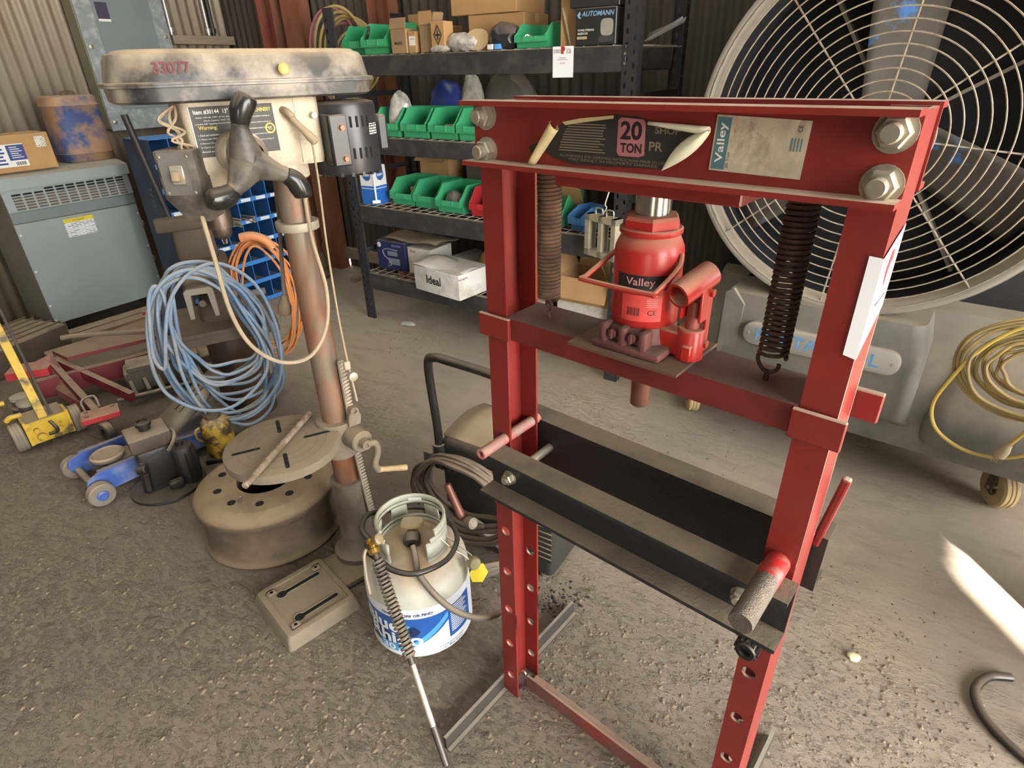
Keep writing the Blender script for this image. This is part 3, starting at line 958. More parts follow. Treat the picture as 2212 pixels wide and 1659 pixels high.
# table bracket with crank
g = G()
g.lathe([(.040, .455), (.060, .455), (.063, .46), (.063, .575), (.060, .58), (.040, .58)], None, 36, cap=False)
g.cyl((.02, -.03, .53), (.03, -.115, .53), .040, .036, 24, bev=.004)
g.prism([(-.02, .57), (.02, .57), (.025, .60), (.012, .632), (-.006, .632), (-.016, .60)], -.009, .009, T(.032, -.062, 0) @ Matrix.Rotation(PI / 2, 4, 'X'))
br = g.obj('table_bracket', m_castd, dp)
G().pipe((.036, -.052, .622), (.036, -.078, .622), .014, .007, 16).obj('lock_eye', m_castd, br)
g = G().cyl((.03, -.110, .53), (.032, -.142, .53), .016, n=18, bev=.002)
g.tube(smoothpath([(.034, -.135, .53), (.060, -.137, .524), (.062, -.139, .49), (.046, -.142, .452), (.052, -.145, .428)], 5), .011, 10, radii=None)
crank = g.obj('crank', m_castd, dp)
G().lathe([(.0105, 0), (.0105, .012), (.009, .016), (.0098, .05), (.0105, .09), (.0092, .096), (0, .096)], align(Vector((.052, -.140, .428)), Vector((.052 + .09, -.168, .408))), 16, cap=False).obj('crank_grip', mat('worn_wood_grip', 'b79c72', 0.6, 0, 0.15, 30), crank)
# head casting
g = G()
loft(g, [(rrect(-.215, .088, -.058, .058, .02), 1.345), (rrect(-.225, .088, -.062, .062, .018), 1.36), (rrect(-.225, .09, -.062, .062, .018), 1.497)])
g.lathe([(.052, 1.31), (.055, 1.313), (.055, 1.35)], None, 32)
g.lathe([(.040, 1.300), (.046, 1.305), (.052, 1.318), (.052, 1.36)], T(-.188, 0, 0), 28)
head = g.obj('head', m_cast, dp)
G().bx(.024, .030, -.0635, -.060, 1.35, 1.497).obj('seam_rib', m_cast, head)
G().lathe([(.05, 0), (.05, .06), (.047, .065)], face_M(-.128, -.058, 1.388, '-y'), 32).obj('feed_hub', m_cast, head)
G().lathe([(.0, .05), (.042, .05), (.043, .052), (.043, .085), (.03, .10)], face_M(-.128, -.058, 1.388, '-y'), 32, cap=False).obj('depth_dial', mat('grey_dial', '7f7566', 0.6, 0.2, 0.15, 20, dust=0.4), head)
# feed handles: three swept arms with fat knobs
hub = Vector((-.138, 1.372))
HM = face_M(0, -.150, 0, '-y')
arms = [([(-.139, 1.378), (-.143, 1.425), (-.142, 1.457)], [(-.1415, 1.455), (-.135, 1.478), (-.122, 1.498), (-.115, 1.510)]),
        ([(-.134, 1.374), (-.101, 1.358), (-.065, 1.341)], [(-.066, 1.3415), (-.048, 1.326), (-.038, 1.303), (-.036, 1.286)]),
        ([(-.143, 1.370), (-.168, 1.341), (-.189, 1.321)], [(-.188, 1.322), (-.207, 1.313), (-.230, 1.311), (-.246, 1.315)])]
g = G()
g.lathe([(.0, 0), (.040, 0), (.042, .006), (.036, .020), (.020, .026), (0, .026)], HM @ T(hub.x, hub.y, 0), 32, cap=False)
knobs = []
for A_, K_ in arms:
    pp = smoothpath([(x, z, .012 + .006 * i) for i, (x, z) in enumerate(A_)], 8)
    n_ = len(pp)
    g.tube(pp, .02, 16, M=HM, radii=[.040 - .022 * min(1, (i / (n_ - 1)) * 1.25) for i in range(n_)])
    kp = smoothpath([(x, z, .024 + .002 * i) for i, (x, z) in enumerate(K_)], 8)
    n_ = len(kp)
    knobs.append((kp, [(.0185 + .006 * math.sin(PI * min(1, i / (n_ - 1)))) if i < n_ - 4 else (.0205, .018, .013, .005)[i - n_ + 4] for i in range(n_)]))
fh = g.obj('feed_handle', m_blk, dp, smooth=60)
for kp, rr in knobs:
    G().tube(kp, .02, 16, M=HM, radii=rr).obj('handle_knob', m_gloss, fh, smooth=60)
G().pipe((hub.x, -.176, hub.y), (hub.x, -.181, hub.y), .009, .005, 16).obj('hub_screw', m_zinc, fh)
# quill and chuck
G().lathe([(.026, 1.268), (.028, 1.27), (.028, 1.312)], T(-.190, 0, 0), 28).obj('quill', mat('brown_quill', '8b6f52', 0.5, 0.4, 0.15, 20), dp)
ck = G().lathe([(.012, 1.186), (.019, 1.192), (.023, 1.199), (.0235, 1.212), (.0295, 1.214), (.030, 1.222), (.030, 1.250), (.0265, 1.268), (.02, 1.272)], T(-.190, 0, 0), 36).obj('chuck', m_chuck, dp)
for k in range(24):
    a = 2 * PI * k / 24
    G().box((.0292, 0, 1.2165), (.003, .0036, .006), T(-.190, 0, 0) @ Matrix.Rotation(a, 4, 'Z')).obj('chuck_tooth', m_chuck, ck, smooth=0)
for k in range(3):
    a = 2 * PI * k / 3 + .4
    G().cyl((-.190 + .004 * math.cos(a), .004 * math.sin(a), 1.172), (-.190 + .008 * math.cos(a), .008 * math.sin(a), 1.19), .0022, n=6).obj('chuck_jaw', m_chuck, ck)
# switch box on the front corner
SM = T(-.243, -.045, 1.40) @ Matrix.Rotation(-.62, 4, 'Z')
g = G()
loft(g, [([(-.045, -.04), (.040, -.04), (.040, .05), (-.045, .05)], .005), ([(-.045, -.04), (.040, -.04), (.040, .05), (-.045, .05)], -.095), ([(-.01, -.03), (.040, -.035), (.040, .05), (-.005, .05)], -.15)], SM)
g.bevel(.003, 2)
sw = g.obj('switch_box', m_blk, dp)
FS = SM @ face_M(-.002, -.0405, -.045, '-y')
G().prism(rrect(-.036, .024, -.043, .047, .004), 0, .0015, FS).obj('switch_plate', mat('switch_plate_grey', '6b6862', 0.5, 0.3, 0.15, 20, dust=0.3), sw)
G().box((0, 0, .003), (.030, .042, .006), FS, bev=.002).obj('rocker_frame', m_zinc, sw)
G().box((-.002, -.006, .009), (.018, .022, .012), FS @ Matrix.Rotation(-.35, 4, 'X'), bev=.004, seg=2).obj('rocker', mat('tan_rocker', '8e7a62', 0.5, 0, 0.2, 30), sw)
for x, y in ((-.03, .038), (.028, .038), (-.03, -.038), (.028, -.038)):
    G().lathe([(.0035, 0), (.0035, .002), (.001, .003)], FS @ T(x, y, .001), 10).obj('screw', m_zinc, sw)
# belt cover: lower tray and lid
def cov(s, d=0.0):
    pts = [(-.345, -.058), (-.285, -.128), (.180, -.128), (.232, -.078), (.236, .078), (.180, .128), (-.285, .128), (-.345, .058)]
    out = []
    n = len(pts)
    for i in range(n):
        p, q, r_ = Vector(pts[i - 1]), Vector(pts[i]), Vector(pts[(i + 1) % n])
        a, b = q + (p - q).normalized() * .022, q + (r_ - q).normalized() * .022
        for k in range(5):
            t = k / 4
            x = a * (1 - t) ** 2 + q * 2 * t * (1 - t) + b * t * t
            out.append((-.05 + (x.x + .05) * (1 - s / .29), x.y * (1 - s / .128)))
    return out
g = loft(G(), [(cov(.012), 1.497), (cov(.004), 1.502), (cov(.002), 1.527), (cov(-.006), 1.528), (cov(-.006), 1.5325)])
tray = g.obj('belt_cover_tray', m_cover, dp, smooth=35)
g = loft(G(), [(cov(-.007), 1.533), (cov(-.007), 1.5365), (cov(.004), 1.538), (cov(.012), 1.578), (cov(.018), 1.5885), (cov(.03), 1.593), (cov(.034), 1.5965), (cov(.045), 1.5975)])
lid = g.obj('belt_cover_lid', m_cover, dp, smooth=35)
G().lathe([(.004, 0), (.004, .008), (.009, .009), (.012, .012), (.0125, .018), (.010, .020), (.006, .0185), (0, .0185)], face_M(-.012, -.122, 1.556, '-y'), 24, cap=False).obj('lid_knob', mat('yellowed_knob', 'b59a58', 0.5, 0, 0.1, 20), lid)
text('33077', mat('dark_red_marker', '5e2a2c', 0.7, 0, 0.1), lid, face_M(-.235, -.1215, 1.563, '-y') @ Matrix.Rotation(-.2, 4, 'X'), .070, .022, bold=.02)
# motor behind the column
MC = Vector((.168, -.004))
g = G().lathe([(.080, 1.305), (.088, 1.310), (.090, 1.325), (.090, 1.47), (.087, 1.478), (.07, 1.482)], T(MC.x, MC.y, 0), 44)
mot = g.obj('motor', m_motor, dp)
for zz in (1.435, 1.36):
    for k in range(6):
        a = math.radians(-122 + k * 10.5)
        G().box((.0895, 0, zz), (.003, .006, .026), T(MC.x, MC.y, 0) @ Matrix.Rotation(a, 4, 'Z')).obj('vent_slot', m_slot, mot, smooth=0)
for k in range(20):
    a = 2 * PI * k / 20
    G().box((.083, 0, 1.309), (.014, .008, .010), T(MC.x, MC.y, 0) @ Matrix.Rotation(a, 4, 'Z')).obj('cooling_fin', m_motor, mot, smooth=0)
g = G().grid(8, 1, lambda u, v: (MC.x + .0908 * math.cos(math.radians(-68 + 24 * u)), MC.y + .0908 * math.sin(math.radians(-68 + 24 * u)), 1.402 + .026 * v))
g.obj('rating_plate', print_mat('motor_plate_print', '2a2a2c', 'd5d2ca', 160, 0.6, 60, axis=1), mot, fix=False)
g = G().bx(.086, .100, -.095, -.05, 1.335, 1.455, bev=.002)
g.bx(.088, .135, -.106, -.098, 1.335, 1.455, bev=.003)
mb = g.obj('motor_bracket', m_motor, dp)
for z in (1.425, 1.352):
    hexhead(G(), face_M(.118, -.106, z, '-y'), r=.0075, h=.006, wr=.009, wt=.001).obj('bracket_bolt', mat('brown_bolt', '8a6a50', 0.5, 0.5, 0.15), mb)
G().box((.262, -.02, 1.40), (.03, .06, .09), bev=.006).obj('capacitor_box', m_motor, mot)
hexhead(G(), face_M(.066, -.062, 1.455, '-y'), r=.008, h=.014).obj('belt_tension_bolt', m_zinc, head)
# instruction label
m_lab = mat('black_instruction_label', '24221f', 0.5, 0, 0.15, 20, dust=0.25)
lm = face_M(-.120, -.0626, 1.435, '-y')
lab = G().prism(rrect(-.092, .092, -.052, .052, .001, 2), 0, .0006, lm).obj('instruction_label', m_lab, head, smooth=0)
G().prism([(-.0925, -.0525), (-.0905, -.0525), (-.0905, .0525), (-.0925, .0525)], .0006, .0009, lm).obj('label_border', m_whiteink, lab, smooth=0)
m_yel = mat('label_yellow', 'd6b83a', 0.5, 0, 0.1)
text('Item #30144  13" Drill Press', m_whiteink, lab, lm @ T(-.022, .041, .0009), .122, .010, bold=.012)
text('Warning:', m_yel, lab, lm @ T(-.060, .008, .0009), .040, .010, bold=.012)
for k in range(3):
    text(('Motor: 3/4 HP, 120V, 60 Hz, Single Phase', 'Chuck Capacity: 5/64" - 5/8"', 'Includes 5/8" Capacity Keyed Chuck with key')[k], m_whiteink, lab, lm @ T(-.035, .0295 - k * .0065, .0009), (.09, .06, .1)[k], .0038)
for k in range(5):
    text(('1. Read and understand instruction manual.', '2. Always wear ANSI approved eye protection.', '3. Remove Chuck Key before starting tool.', '4. Clamp and/or brace the workpiece.', 'Avoid accidental revolutions.')[k], m_whiteink, lab, lm @ T(-.040, -.006 - k * .0085, .0009), .088, .004)
for k in range(5):
    text('and workpiece before turning on', m_whiteink, lab, lm @ T(.052, .026 - k * .0125, .0009), .06, .0036)
text('MACHINERY', m_yel, lab, lm @ T(.062, .040, .0009), .050, .008, bold=.01)
G().lathe([(.0085, 0), (.0115, 0), (.0115, .0006), (.0085, .0006), (.0085, 0)], lm @ T(.078, -.001, .0007), 24, cap=False).obj('seal_ring', m_yel, lab)
text('UL', m_yel, lab, lm @ T(.078, -.001, .0009), .009, .008)
# cords
G().lathe([(.009, 0), (.009, .012), (.0075, .03), (.0085, .06), (.011, .075), (.011, .095), (.006, .098)], align(Vector((.000, -.063, 1.468)), Vector((.045, -.115, 1.395))), 14).obj('strain_relief', m_wire, dp)
G().tube(smoothpath([(-.004, -.060, 1.470), (.0, -.078, 1.466), (.008, -.085, 1.455)], 5), .009, 10).obj('cord_elbow', m_wire, dp)
ckc = G().tube(smoothpath([(.036, -.108, 1.405), (.036, -.105, 1.30), (.031, -.10, 1.15), (.029, -.098, .95), (.034, -.095, .79)], 6), .0028, 6).obj('chuck_key_string', mat('dusty_string', 'a08f74', 0.9, 0, 0.15), dp)
g = G().cyl((.034, -.095, .79), (.042, -.095, .665), .0035, n=8)
g.lathe([(.008, 0), (.014, .003), (.014, .016), (.006, .02)], align(Vector((.038, -.095, .755)), Vector((.038, -.12, .755))), 12)
g.box((.030, -.095, .79), (.02, .012, .028), bev=.003)
g.obj('chuck_key', m_rack, ckc)
G().tube(smoothpath([(-.245, -.085, 1.262), (-.250, -.12, 1.18), (-.252, -.145, 1.05), (-.225, -.15, .95), (-.163, -.15, .885), (-.085, -.14, .873), (-.02, -.12, .93), (.008, -.10, 1.03), (.010, -.06, 1.16), (.018, -.045, 1.28), (.04, -.02, 1.36)], 7), .0052, 8).obj('switch_cord', m_wire, dp)
pc = G().tube(smoothpath([(.05, .05, 1.36), (.0, .085, 1.30), (-.015, .095, 1.18), (-.032, .1, 1.06), (-.044, .1, .965)], 6), .006, 8).obj('power_cord', m_gcord, dp)
g = G().lathe([(.008, 0), (.011, .012), (.013, .02), (.020, .032), (.020, .055), (.016, .06)], align(Vector((-.043, .1, .975)), Vector((-.056, .1, .91))), 12)
g.box((-.052, .1, .908), (.004, .003, .022)).box((-.064, .1, .908), (.004, .003, .022))
g.obj('plug', mat('brown_plug', '75654f', 0.7, 0, 0.15, 30), pc)
# loose wires at the nose
g = G()
random.seed(11)
for k in range(4):
    p = [(-.228, -.03, 1.49), (-.245 - .01 * k, -.05, 1.465), (-.262 + .012 * k, -.06, 1.44), (-.235 - .008 * k, -.07, 1.425), (-.250 + .01 * k, -.06, 1.408), (-.235, -.05, 1.40)]
    p = [(x + random.uniform(-.008, .008), y + random.uniform(-.008, .008), z) for x, y, z in p]
    g.tube(smoothpath(p, 6), .0028, 6)
g.obj('loose_wires', m_wire, dp)
# steel rod lying across the table
DPM = Matrix.Translation((-.565, 1.6, 0)) @ Matrix.Rotation(.68, 4, 'Z')
a, b = DPM @ Vector((-.336, -.170, .5815)), DPM @ Vector((-.052, .078, .5815))
o = G().cyl((0, 0, 0), (0, 0, (b - a).length), .0095, n=14, bev=.001).obj('steel_rod', mat('rusty_round_bar', '8d7862', 0.6, 0.4, 0.2, 40, col2='b2a595', mix2=0.4, scale2=40))
o.matrix_world = align(a, b)
tag(o, 'rusty steel rod lying across the round drill press table', 'rod')
# ================================================================ left wall: breaker panel, transformer, cabinet
m_pgrey = mat('panel_grey_paint', '82888a', 0.45, 0.15, 0.08, 5, dust=0.3, col2='a9b0b0', mix2=0.3, scale2=20)
m_pgrey2 = mat('panel_door_grey', '767e82', 0.42, 0.1, 0.06, 4)
m_tgrey = mat('transformer_grey', '8d9696', 0.5, 0.0, 0.04, 3, dust=0.9, dustcol='9a8f7e', bump=0.05, bscale=300)
m_tdark = mat('transformer_side', '6f6a60', 0.7, 0, 0.12, 6, dust=0.5)
m_white = mat('white_paper', 'd9d9d4', 0.7, 0, 0.04)
m_ylw = mat('caution_yellow', 'd9c42c', 0.6, 0, 0.06)
m_navyink = mat('navy_ink', '2b3f7d', 0.6, 0, 0.08)
m_cardb = mat('brown_cardboard', 'a98457', 0.85, 0, 0.1, 8, dust=0.25, bump=0.03, bscale=120)
m_cardd = mat('dull_cardboard', '8f7656', 0.9, 0, 0.12, 8, dust=0.4)
m_tape = mat('packing_tape', 'b99a68', 0.35, 0, 0.06)

# in a room-aligned frame rotated so that local -y faces into the room (+u): local x = +v, local y = -u
RL = YR + PI / 2
def leftwall(u, v, z=0.0):
    return room(u, v, z)
pan = thing('breaker_panel', 'tall grey steel breaker panel screwed to corrugated wall', 'electrical panel', leftwall(-5.05, 2.30, 1.205), RL)
G().bx(-.02, .60, .0, .13, 0, 1.3, bev=.003).obj('enclosure', mat('panel_side_olive', '7b7762', 0.6, 0.1, 0.1, 6), pan)
G().bx(-.015, .605, -.012, 0, -.01, 1.31, bev=.002).obj('front_trim', m_pgrey, pan)
pd = G().bx(.10, .50, -.018, -.012, .13, 1.25, bev=.002).obj('panel_door', m_pgrey2, pan)
G().bx(.12, .20, -.0195, -.018, .70, .80).obj('maker_plate', mat('plate_dark', '3a3647', 0.5, 0, 0.1), pd)
G().bx(.12, .20, -.020, -.0185, .685, .70).obj('plate_footer', m_white, pd)
for x, z in ((.02, .05), (.02, .53), (.57, .05), (.57, .6)):
    G().lathe([(.014, 0), (.014, .002), (.006, .004), (0, .004)], face_M(x, -.012, z, '-y'), 14, cap=False).obj('screw', m_zinc, pan)

tr = thing('transformer', 'grey floor-standing transformer cabinet with vent grille under cardboard box', 'transformer', leftwall(-4.55, 1.325, 0), RL)
TW = .735
g = G().bx(0, TW, .0, .42, .115, .965)
g.obj('cabinet', m_tdark, tr, smooth=0)
fp = G().bx(.0, TW, -.008, 0, .115, .765, bev=.002).obj('front_panel', m_tgrey, tr)
G().bx(.0, TW, -.012, 0, .768, .835, bev=.003).obj('grille_sill', mat('transformer_grey_dark', '737c7d', 0.5, 0, 0.05), tr)
# sloping louvre panel with slots
gm = T(0, -.016, .836) @ Matrix.Rotation(-math.radians(5), 4, 'X')
g = G().bx(.0, TW, -.004, .004, .0, .128, gm)
gp = g.obj('grille_panel', m_tgrey, tr)
for r in range(7):
    for c in range(11):
        if r > 5 and c < 3:
            continue
        x = .045 + c * .0605
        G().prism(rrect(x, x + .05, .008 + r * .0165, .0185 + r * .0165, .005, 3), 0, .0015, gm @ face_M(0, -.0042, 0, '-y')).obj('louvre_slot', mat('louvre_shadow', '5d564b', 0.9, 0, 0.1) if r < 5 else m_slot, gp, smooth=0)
# hood
g = loft(G(), [([(-.02, -.03), (TW + .01, -.03), (TW + .01, .43), (-.02, .43)], .965), ([(-.02, -.03), (TW + .01, -.03), (TW + .01, .43), (-.02, .43)], 1.03), ([(-.0, .06), (TW, .06), (TW, .43), (-.0, .43)], 1.055)])
g.obj('hood', m_tgrey, tr, smooth=0)
lb = G().bx(.262, .440, -.0095, -.008, .632, .745).obj('warning_label', print_mat('transformer_label_print', 'e6e7ea', '7f8896', 95, 0.5, 22, axis=1), tr, smooth=0)
G().bx(.262, .440, -.0102, -.0095, .722, .746).obj('label_band', m_ylw, lb, smooth=0)
text('IMPORTANT', m_ink, lb, face_M(.351, -.0108, .733, '-y'), .07, .010)
for z in (.70, .47, .24, .14):
    for x in (.012, TW - .012):
        G().lathe([(.007, 0), (.006, .004), (0, .004)], face_M(x, -.008, z, '-y'), 10, cap=False).obj('screw', m_white, fp)
for z in (.62, .36):
    g = G().lathe([(.030, 0), (.030, .02), (.020, .022), (.020, .03)], T(TW, .05, z) @ Matrix.Rotation(PI / 2, 4, 'Y'), 6)
    g.obj('conduit_fitting', mat('pale_fitting', 'cdc8b4', 0.5, 0.2, 0.08), tr, smooth=20)
for x in (.02, .68):
    G().bx(x, x + .05, .03, .38, 0, .115).obj('leg', m_tdark, tr, smooth=0)

def carton(name, label, cat, loc, rz, w, d, h, m, group=None, open_=False, flaps=None, tape=True):
    t = thing(name, label, cat, loc, rz, group)
    g = G()
    if open_:
        k = .004
        g.bx(-w / 2, w / 2, -d / 2, d / 2, 0, k)
        g.bx(-w / 2, w / 2, -d / 2, -d / 2 + k, k, h).bx(-w / 2, w / 2, d / 2 - k, d / 2, k, h)
        g.bx(-w / 2, -w / 2 + k, -d / 2 + k, d / 2 - k, k, h).bx(w / 2 - k, w / 2, -d / 2 + k, d / 2 - k, k, h)
    else:
        g.bx(-w / 2, w / 2, -d / 2, d / 2, 0, h, bev=.003)
    g.obj('body', m, t, smooth=0)
    if open_:
        for (fx, fy, ang, ax) in (flaps or ((0, -1, 2.2, 'x'), (0, 1, .5, 'x'), (-1, 0, .6, 'y'), (1, 0, .9, 'y'))):
            if fy:
                M = T(0, fy * d / 2, h) @ Matrix.Rotation(-fy * ang, 4, 'X')
                G().bx(-w / 2, w / 2, -.0015, .0015, 0, d * .48, M).obj('flap', m, t, smooth=0)
            else:
                M = T(fx * w / 2, 0, h) @ Matrix.Rotation(fx * ang, 4, 'Y')
                G().bx(-.0015, .0015, -d / 2, d / 2, 0, w * .4, M).obj('flap', m, t, smooth=0)
    elif tape:
        G().bx(-w / 2 - .0006, w / 2 + .0006, -.02, .02, h * .75, h + .0008).obj('tape', m_tape, t, smooth=0)
    return t
cb = carton('cardboard_box', 'brown cardboard box with blue and white shipping label on transformer', 'box', leftwall(-4.68, 1.505, 1.056), RL, .36, .24, .205, m_cardb)
lb = G().bx(-.14, .03, -.1212, -.1204, .03, .155).obj('shipping_label', m_white, cb, smooth=0)
G().bx(-.06, .03, -.1216, -.1212, .065, .15).obj('blue_block', m_navyink, lb, smooth=0)
for k in range(6):
    G().bx(-.045, .015 - .01 * (k % 3), -.1219, -.1216, .078 + k * .0115, .082 + k * .0115).obj('print_line', m_white, lb, smooth=0)
for k in range(9):
    G().bx(-.035 + k * .006, -.032 + k * .006 + .001 * (k % 2), -.1216, -.1212, .036, .056).obj('bar', m_ink, lb, smooth=0)
for k in range(5):
    G().bx(-.13, -.075 - .006 * (k % 3), -.1215, -.1212, .045 + k * .02, .055 + k * .02).obj('print_block', m_navyink, lb, smooth=0)
G().bx(.10, .155, -.1212, -.1204, .125, .185).obj('sticker', print_mat('sticker_print', 'ddd9cd', '6b675f', 130, 0.5, 60, axis=1), cb, smooth=0)

can = thing('metal_canister', 'dented blue metal canister caked with tan mud on transformer', 'canister', leftwall(-4.78, 1.945, 1.056), RL)
m_can = mat('muddy_blue_can', '3a4d7c', 0.6, 0.1, 0.2, 7, col2='98785a', mix2=0.56, scale2=5, sharp2=0.07, dust=0.6)
g = G()
def sq(w, d, n=40, e=3.2):
    out = []
    for i in range(n):
        a = 2 * PI * i / n
        c, s_ = math.cos(a), math.sin(a)
        out.append((w * math.copysign(abs(c) ** (2 / e), c), d * math.copysign(abs(s_) ** (2 / e), s_)))
    return out
loft(g, [(sq(.150, .125), 0), (sq(.158, .132), .01), (sq(.158, .132), .045), (sq(.162, .136), .05), (sq(.158, .132), .055), (sq(.156, .13), .33), (sq(.161, .135), .336), (sq(.156, .13), .342), (sq(.152, .126), .385), (sq(.135, .11), .395)])
g.obj('body', m_can, can, smooth=50)
g = G().tube(smoothpath([(-.03, -.02, .395), (-.03, -.02, .412), (.045, -.02, .412), (.045, -.02, .395)], 4), .006, 8)
g.obj('handle', mat('brown_handle', '5b4332', 0.7, 0, 0.2), can)

# blue pigeonhole cabinet
m_bluep = mat('cabinet_blue', '1f4f86', 0.45, 0, 0.1, 5, dust=0.75, dustcol='8e8a84')
m_blued = mat('cabinet_navy', '1d2f4a', 0.45, 0, 0.15, 5, col2='2f3b4d', mix2=0.3)
m_bluel = mat('cabinet_bright_edge', '3f83cf', 0.4, 0, 0.05)
cabn = thing('pigeonhole_cabinet', 'blue steel pigeonhole parts cabinet with labelled shelf edges', 'parts cabinet', leftwall(-3.97, 1.975, 0), RL)
CW, CDp, CH = .855, .30, 1.205
NC, NR = 7, 8
G().bx(0, .003, 0, CDp, 0, CH).obj('side_panel', m_blued, cabn, smooth=0)
G().bx(CW - .003, CW, 0, CDp, 0, CH).obj('side_panel', m_blued, cabn, smooth=0)
G().bx(0.003, CW - .003, CDp - .003, CDp, 0, CH).obj('back_panel', m_bluep, cabn, smooth=0)
G().bx(0.003, CW - .003, 0, CDp - .003, CH - .003, CH).obj('top_panel', m_bluel, cabn, smooth=0)
rows = [0.012 + k * .147 for k in range(NR)]
for z in rows:
    sh = G().bx(.003, CW - .003, .004, CDp - .003, z, z + .003).obj('shelf', m_bluep, cabn, smooth=0)
    G().bx(.003, CW - .003, 0, .004, z - .008, z + .022).obj('shelf_lip', m_bluel, sh, smooth=0)
    if z > .4:
        for c in range(NC):
            x = .01 + c * CW / NC + .02
            G().bx(x, x + .075, -.001, 0, z - .004, z + .018).obj('shelf_label', m_white, sh, smooth=0)
for c in range(1, NC):
    x = c * CW / NC
    G().bx(x - .001, x + .001, .004, CDp - .003, 0.012, CH - .003).obj('divider', m_bluel if 0 else m_bluep, cabn, smooth=0)
    G().bx(x - .002, x + .002, .0, .004, 0.012, CH - .003).obj('divider_edge', m_bluel, cabn, smooth=0)
side_l = G().prism(rrect(-.03, .03, -.085, .085, .006), 0, .001, face_M(-.0008, .14, .86, '-x')).obj('embossed_badge', m_blued, cabn, smooth=0)
text('TFG', mat('badge_grey', '56606c', 0.5, 0, 0.1), side_l, face_M(-.0022, .14, .86, '-x') @ Matrix.Rotation(-PI / 2, 4, 'Z'), .13, .042)
m_gjunk = mat('grey_clip_steel', '8c8172', 0.6, 0.3, 0.2, 30, dust=0.4)
random.seed(5)
for (c, r, ln, n_) in ((4, 4, .22, 4), (3, 4, .26, 5), (4, 3, .2, 4), (5, 3, .10, 3), (3, 5, .08, 2), (4, 5, .08, 2)):
    for k in range(n_):
        x = (c + .25 + .5 * random.random()) * CW / NC
        z = rows[r] + .008 + k * .010
        o = G().box((0, 0, 0), (.018, ln, .008), bev=.002).obj('clip_strip', m_gjunk)
        place(o, leftwall(-3.97, 1.975, 0) + EU * (-.03 + (ln / 2 - .14)) + EV * x + Vector((0, 0, z)), RL + random.uniform(-.06, .06), random.uniform(-.02, .05))
        tag(o, 'grey metal strip in the %s shelf up of the blue cabinet, %s cell' % (('', '', '', 'fourth', 'fifth', 'sixth')[r], ('', '', '', 'fourth', 'fifth', 'sixth')[c]), 'metal strip', 'metal strips stuffed in the pigeonhole cabinet')
# long black pole leaning by the cabinet
a, b = leftwall(-3.80, 1.99, 0.0), leftwall(-3.86, 1.835, 1.36)
o = G().cyl((0, 0, 0), (0, 0, (b - a).length), .019, n=14, bev=.003).obj('pole', m_blackpipe)
o.matrix_world = align(a, b)
tag(o, 'long black pipe leaning beside the blue pigeonhole cabinet', 'pipe')

# ================================================================ vise on a pipe pedestal
m_iron = mat('brown_grimy_iron', '4f4236', 0.75, 0.15, 0.25, 9, dust=0.75, dustcol='6b5b49', bump=0.15, bscale=70)
m_pipe = mat('rusty_black_pipe', '3b332f', 0.6, 0.25, 0.25, 5, col2='6d4a30', mix2=0.35, scale2=4, sharp2=0.15, stretch=(1, 1, .3))
VY = math.atan2(-2.31 + 2.60, -1.27 + 1.37) - PI / 2  # slide points at the camera side
vs = thing('bench_vise', 'rusty bench vise bolted on a fat steel pipe pedestal', 'bench vise', (-1.385, 2.665, 0), math.radians(29))
G().lathe([(.125, 0), (.125, .505)], T(.02, 0, 0), 40).obj('pedestal_pipe', m_pipe, vs)
g = G().bx(-.22, .22, -.20, .22, .505, .525, bev=.003)
g.bx(-.22, .22, -.20, -.19, .47, .506).bx(-.22, -.21, -.19, .22, .47, .506)
g.obj('top_plate', m_iron, vs)
g = G()
loft(g, [(sq(.10, .12, 28, 4), .525), (sq(.10, .12, 28, 4), .55), (sq(.075, .095, 28, 3), .60), (sq(.085, .11, 28, 4), .68), (sq(.085, .11, 28, 5), .80)], T(0, .05, 0))
g.obj('vise_body', m_iron, vs)
g = G().box((-.03, .06, .89), (.17, .10, .19), bev=.018, seg=3).box((-.05, .03, .968), (.24, .085, .055), bev=.012, seg=2)
g.obj('fixed_jaw', m_iron, vs)
g = G()
w, t_ = .055, .016
pr = [(-w, -.065), (-w + t_, -.065), (-w + t_ + .008, .035), (w - t_ - .008, .035), (w - t_, -.065), (w, -.065), (w, .05), (w - .012, .06), (-w + .012, .06), (-w, .05)]
g.sweep(pr, (-.075, -.38, .725), (-.045, .06, .725))
g.obj('slide', mat('worn_slide_iron', '6d675c', 0.6, 0.35, 0.2, 12, dust=0.7), vs, smooth=20)
G().cyl((-.072, -.35, .71), (-.045, .02, .71), .014, n=12).obj('screw', m_iron, vs)
G().cyl((.09, .02, .60), (.21, -.02, .615), .016, n=12).obj('bar_handle', m_gcord, vs)

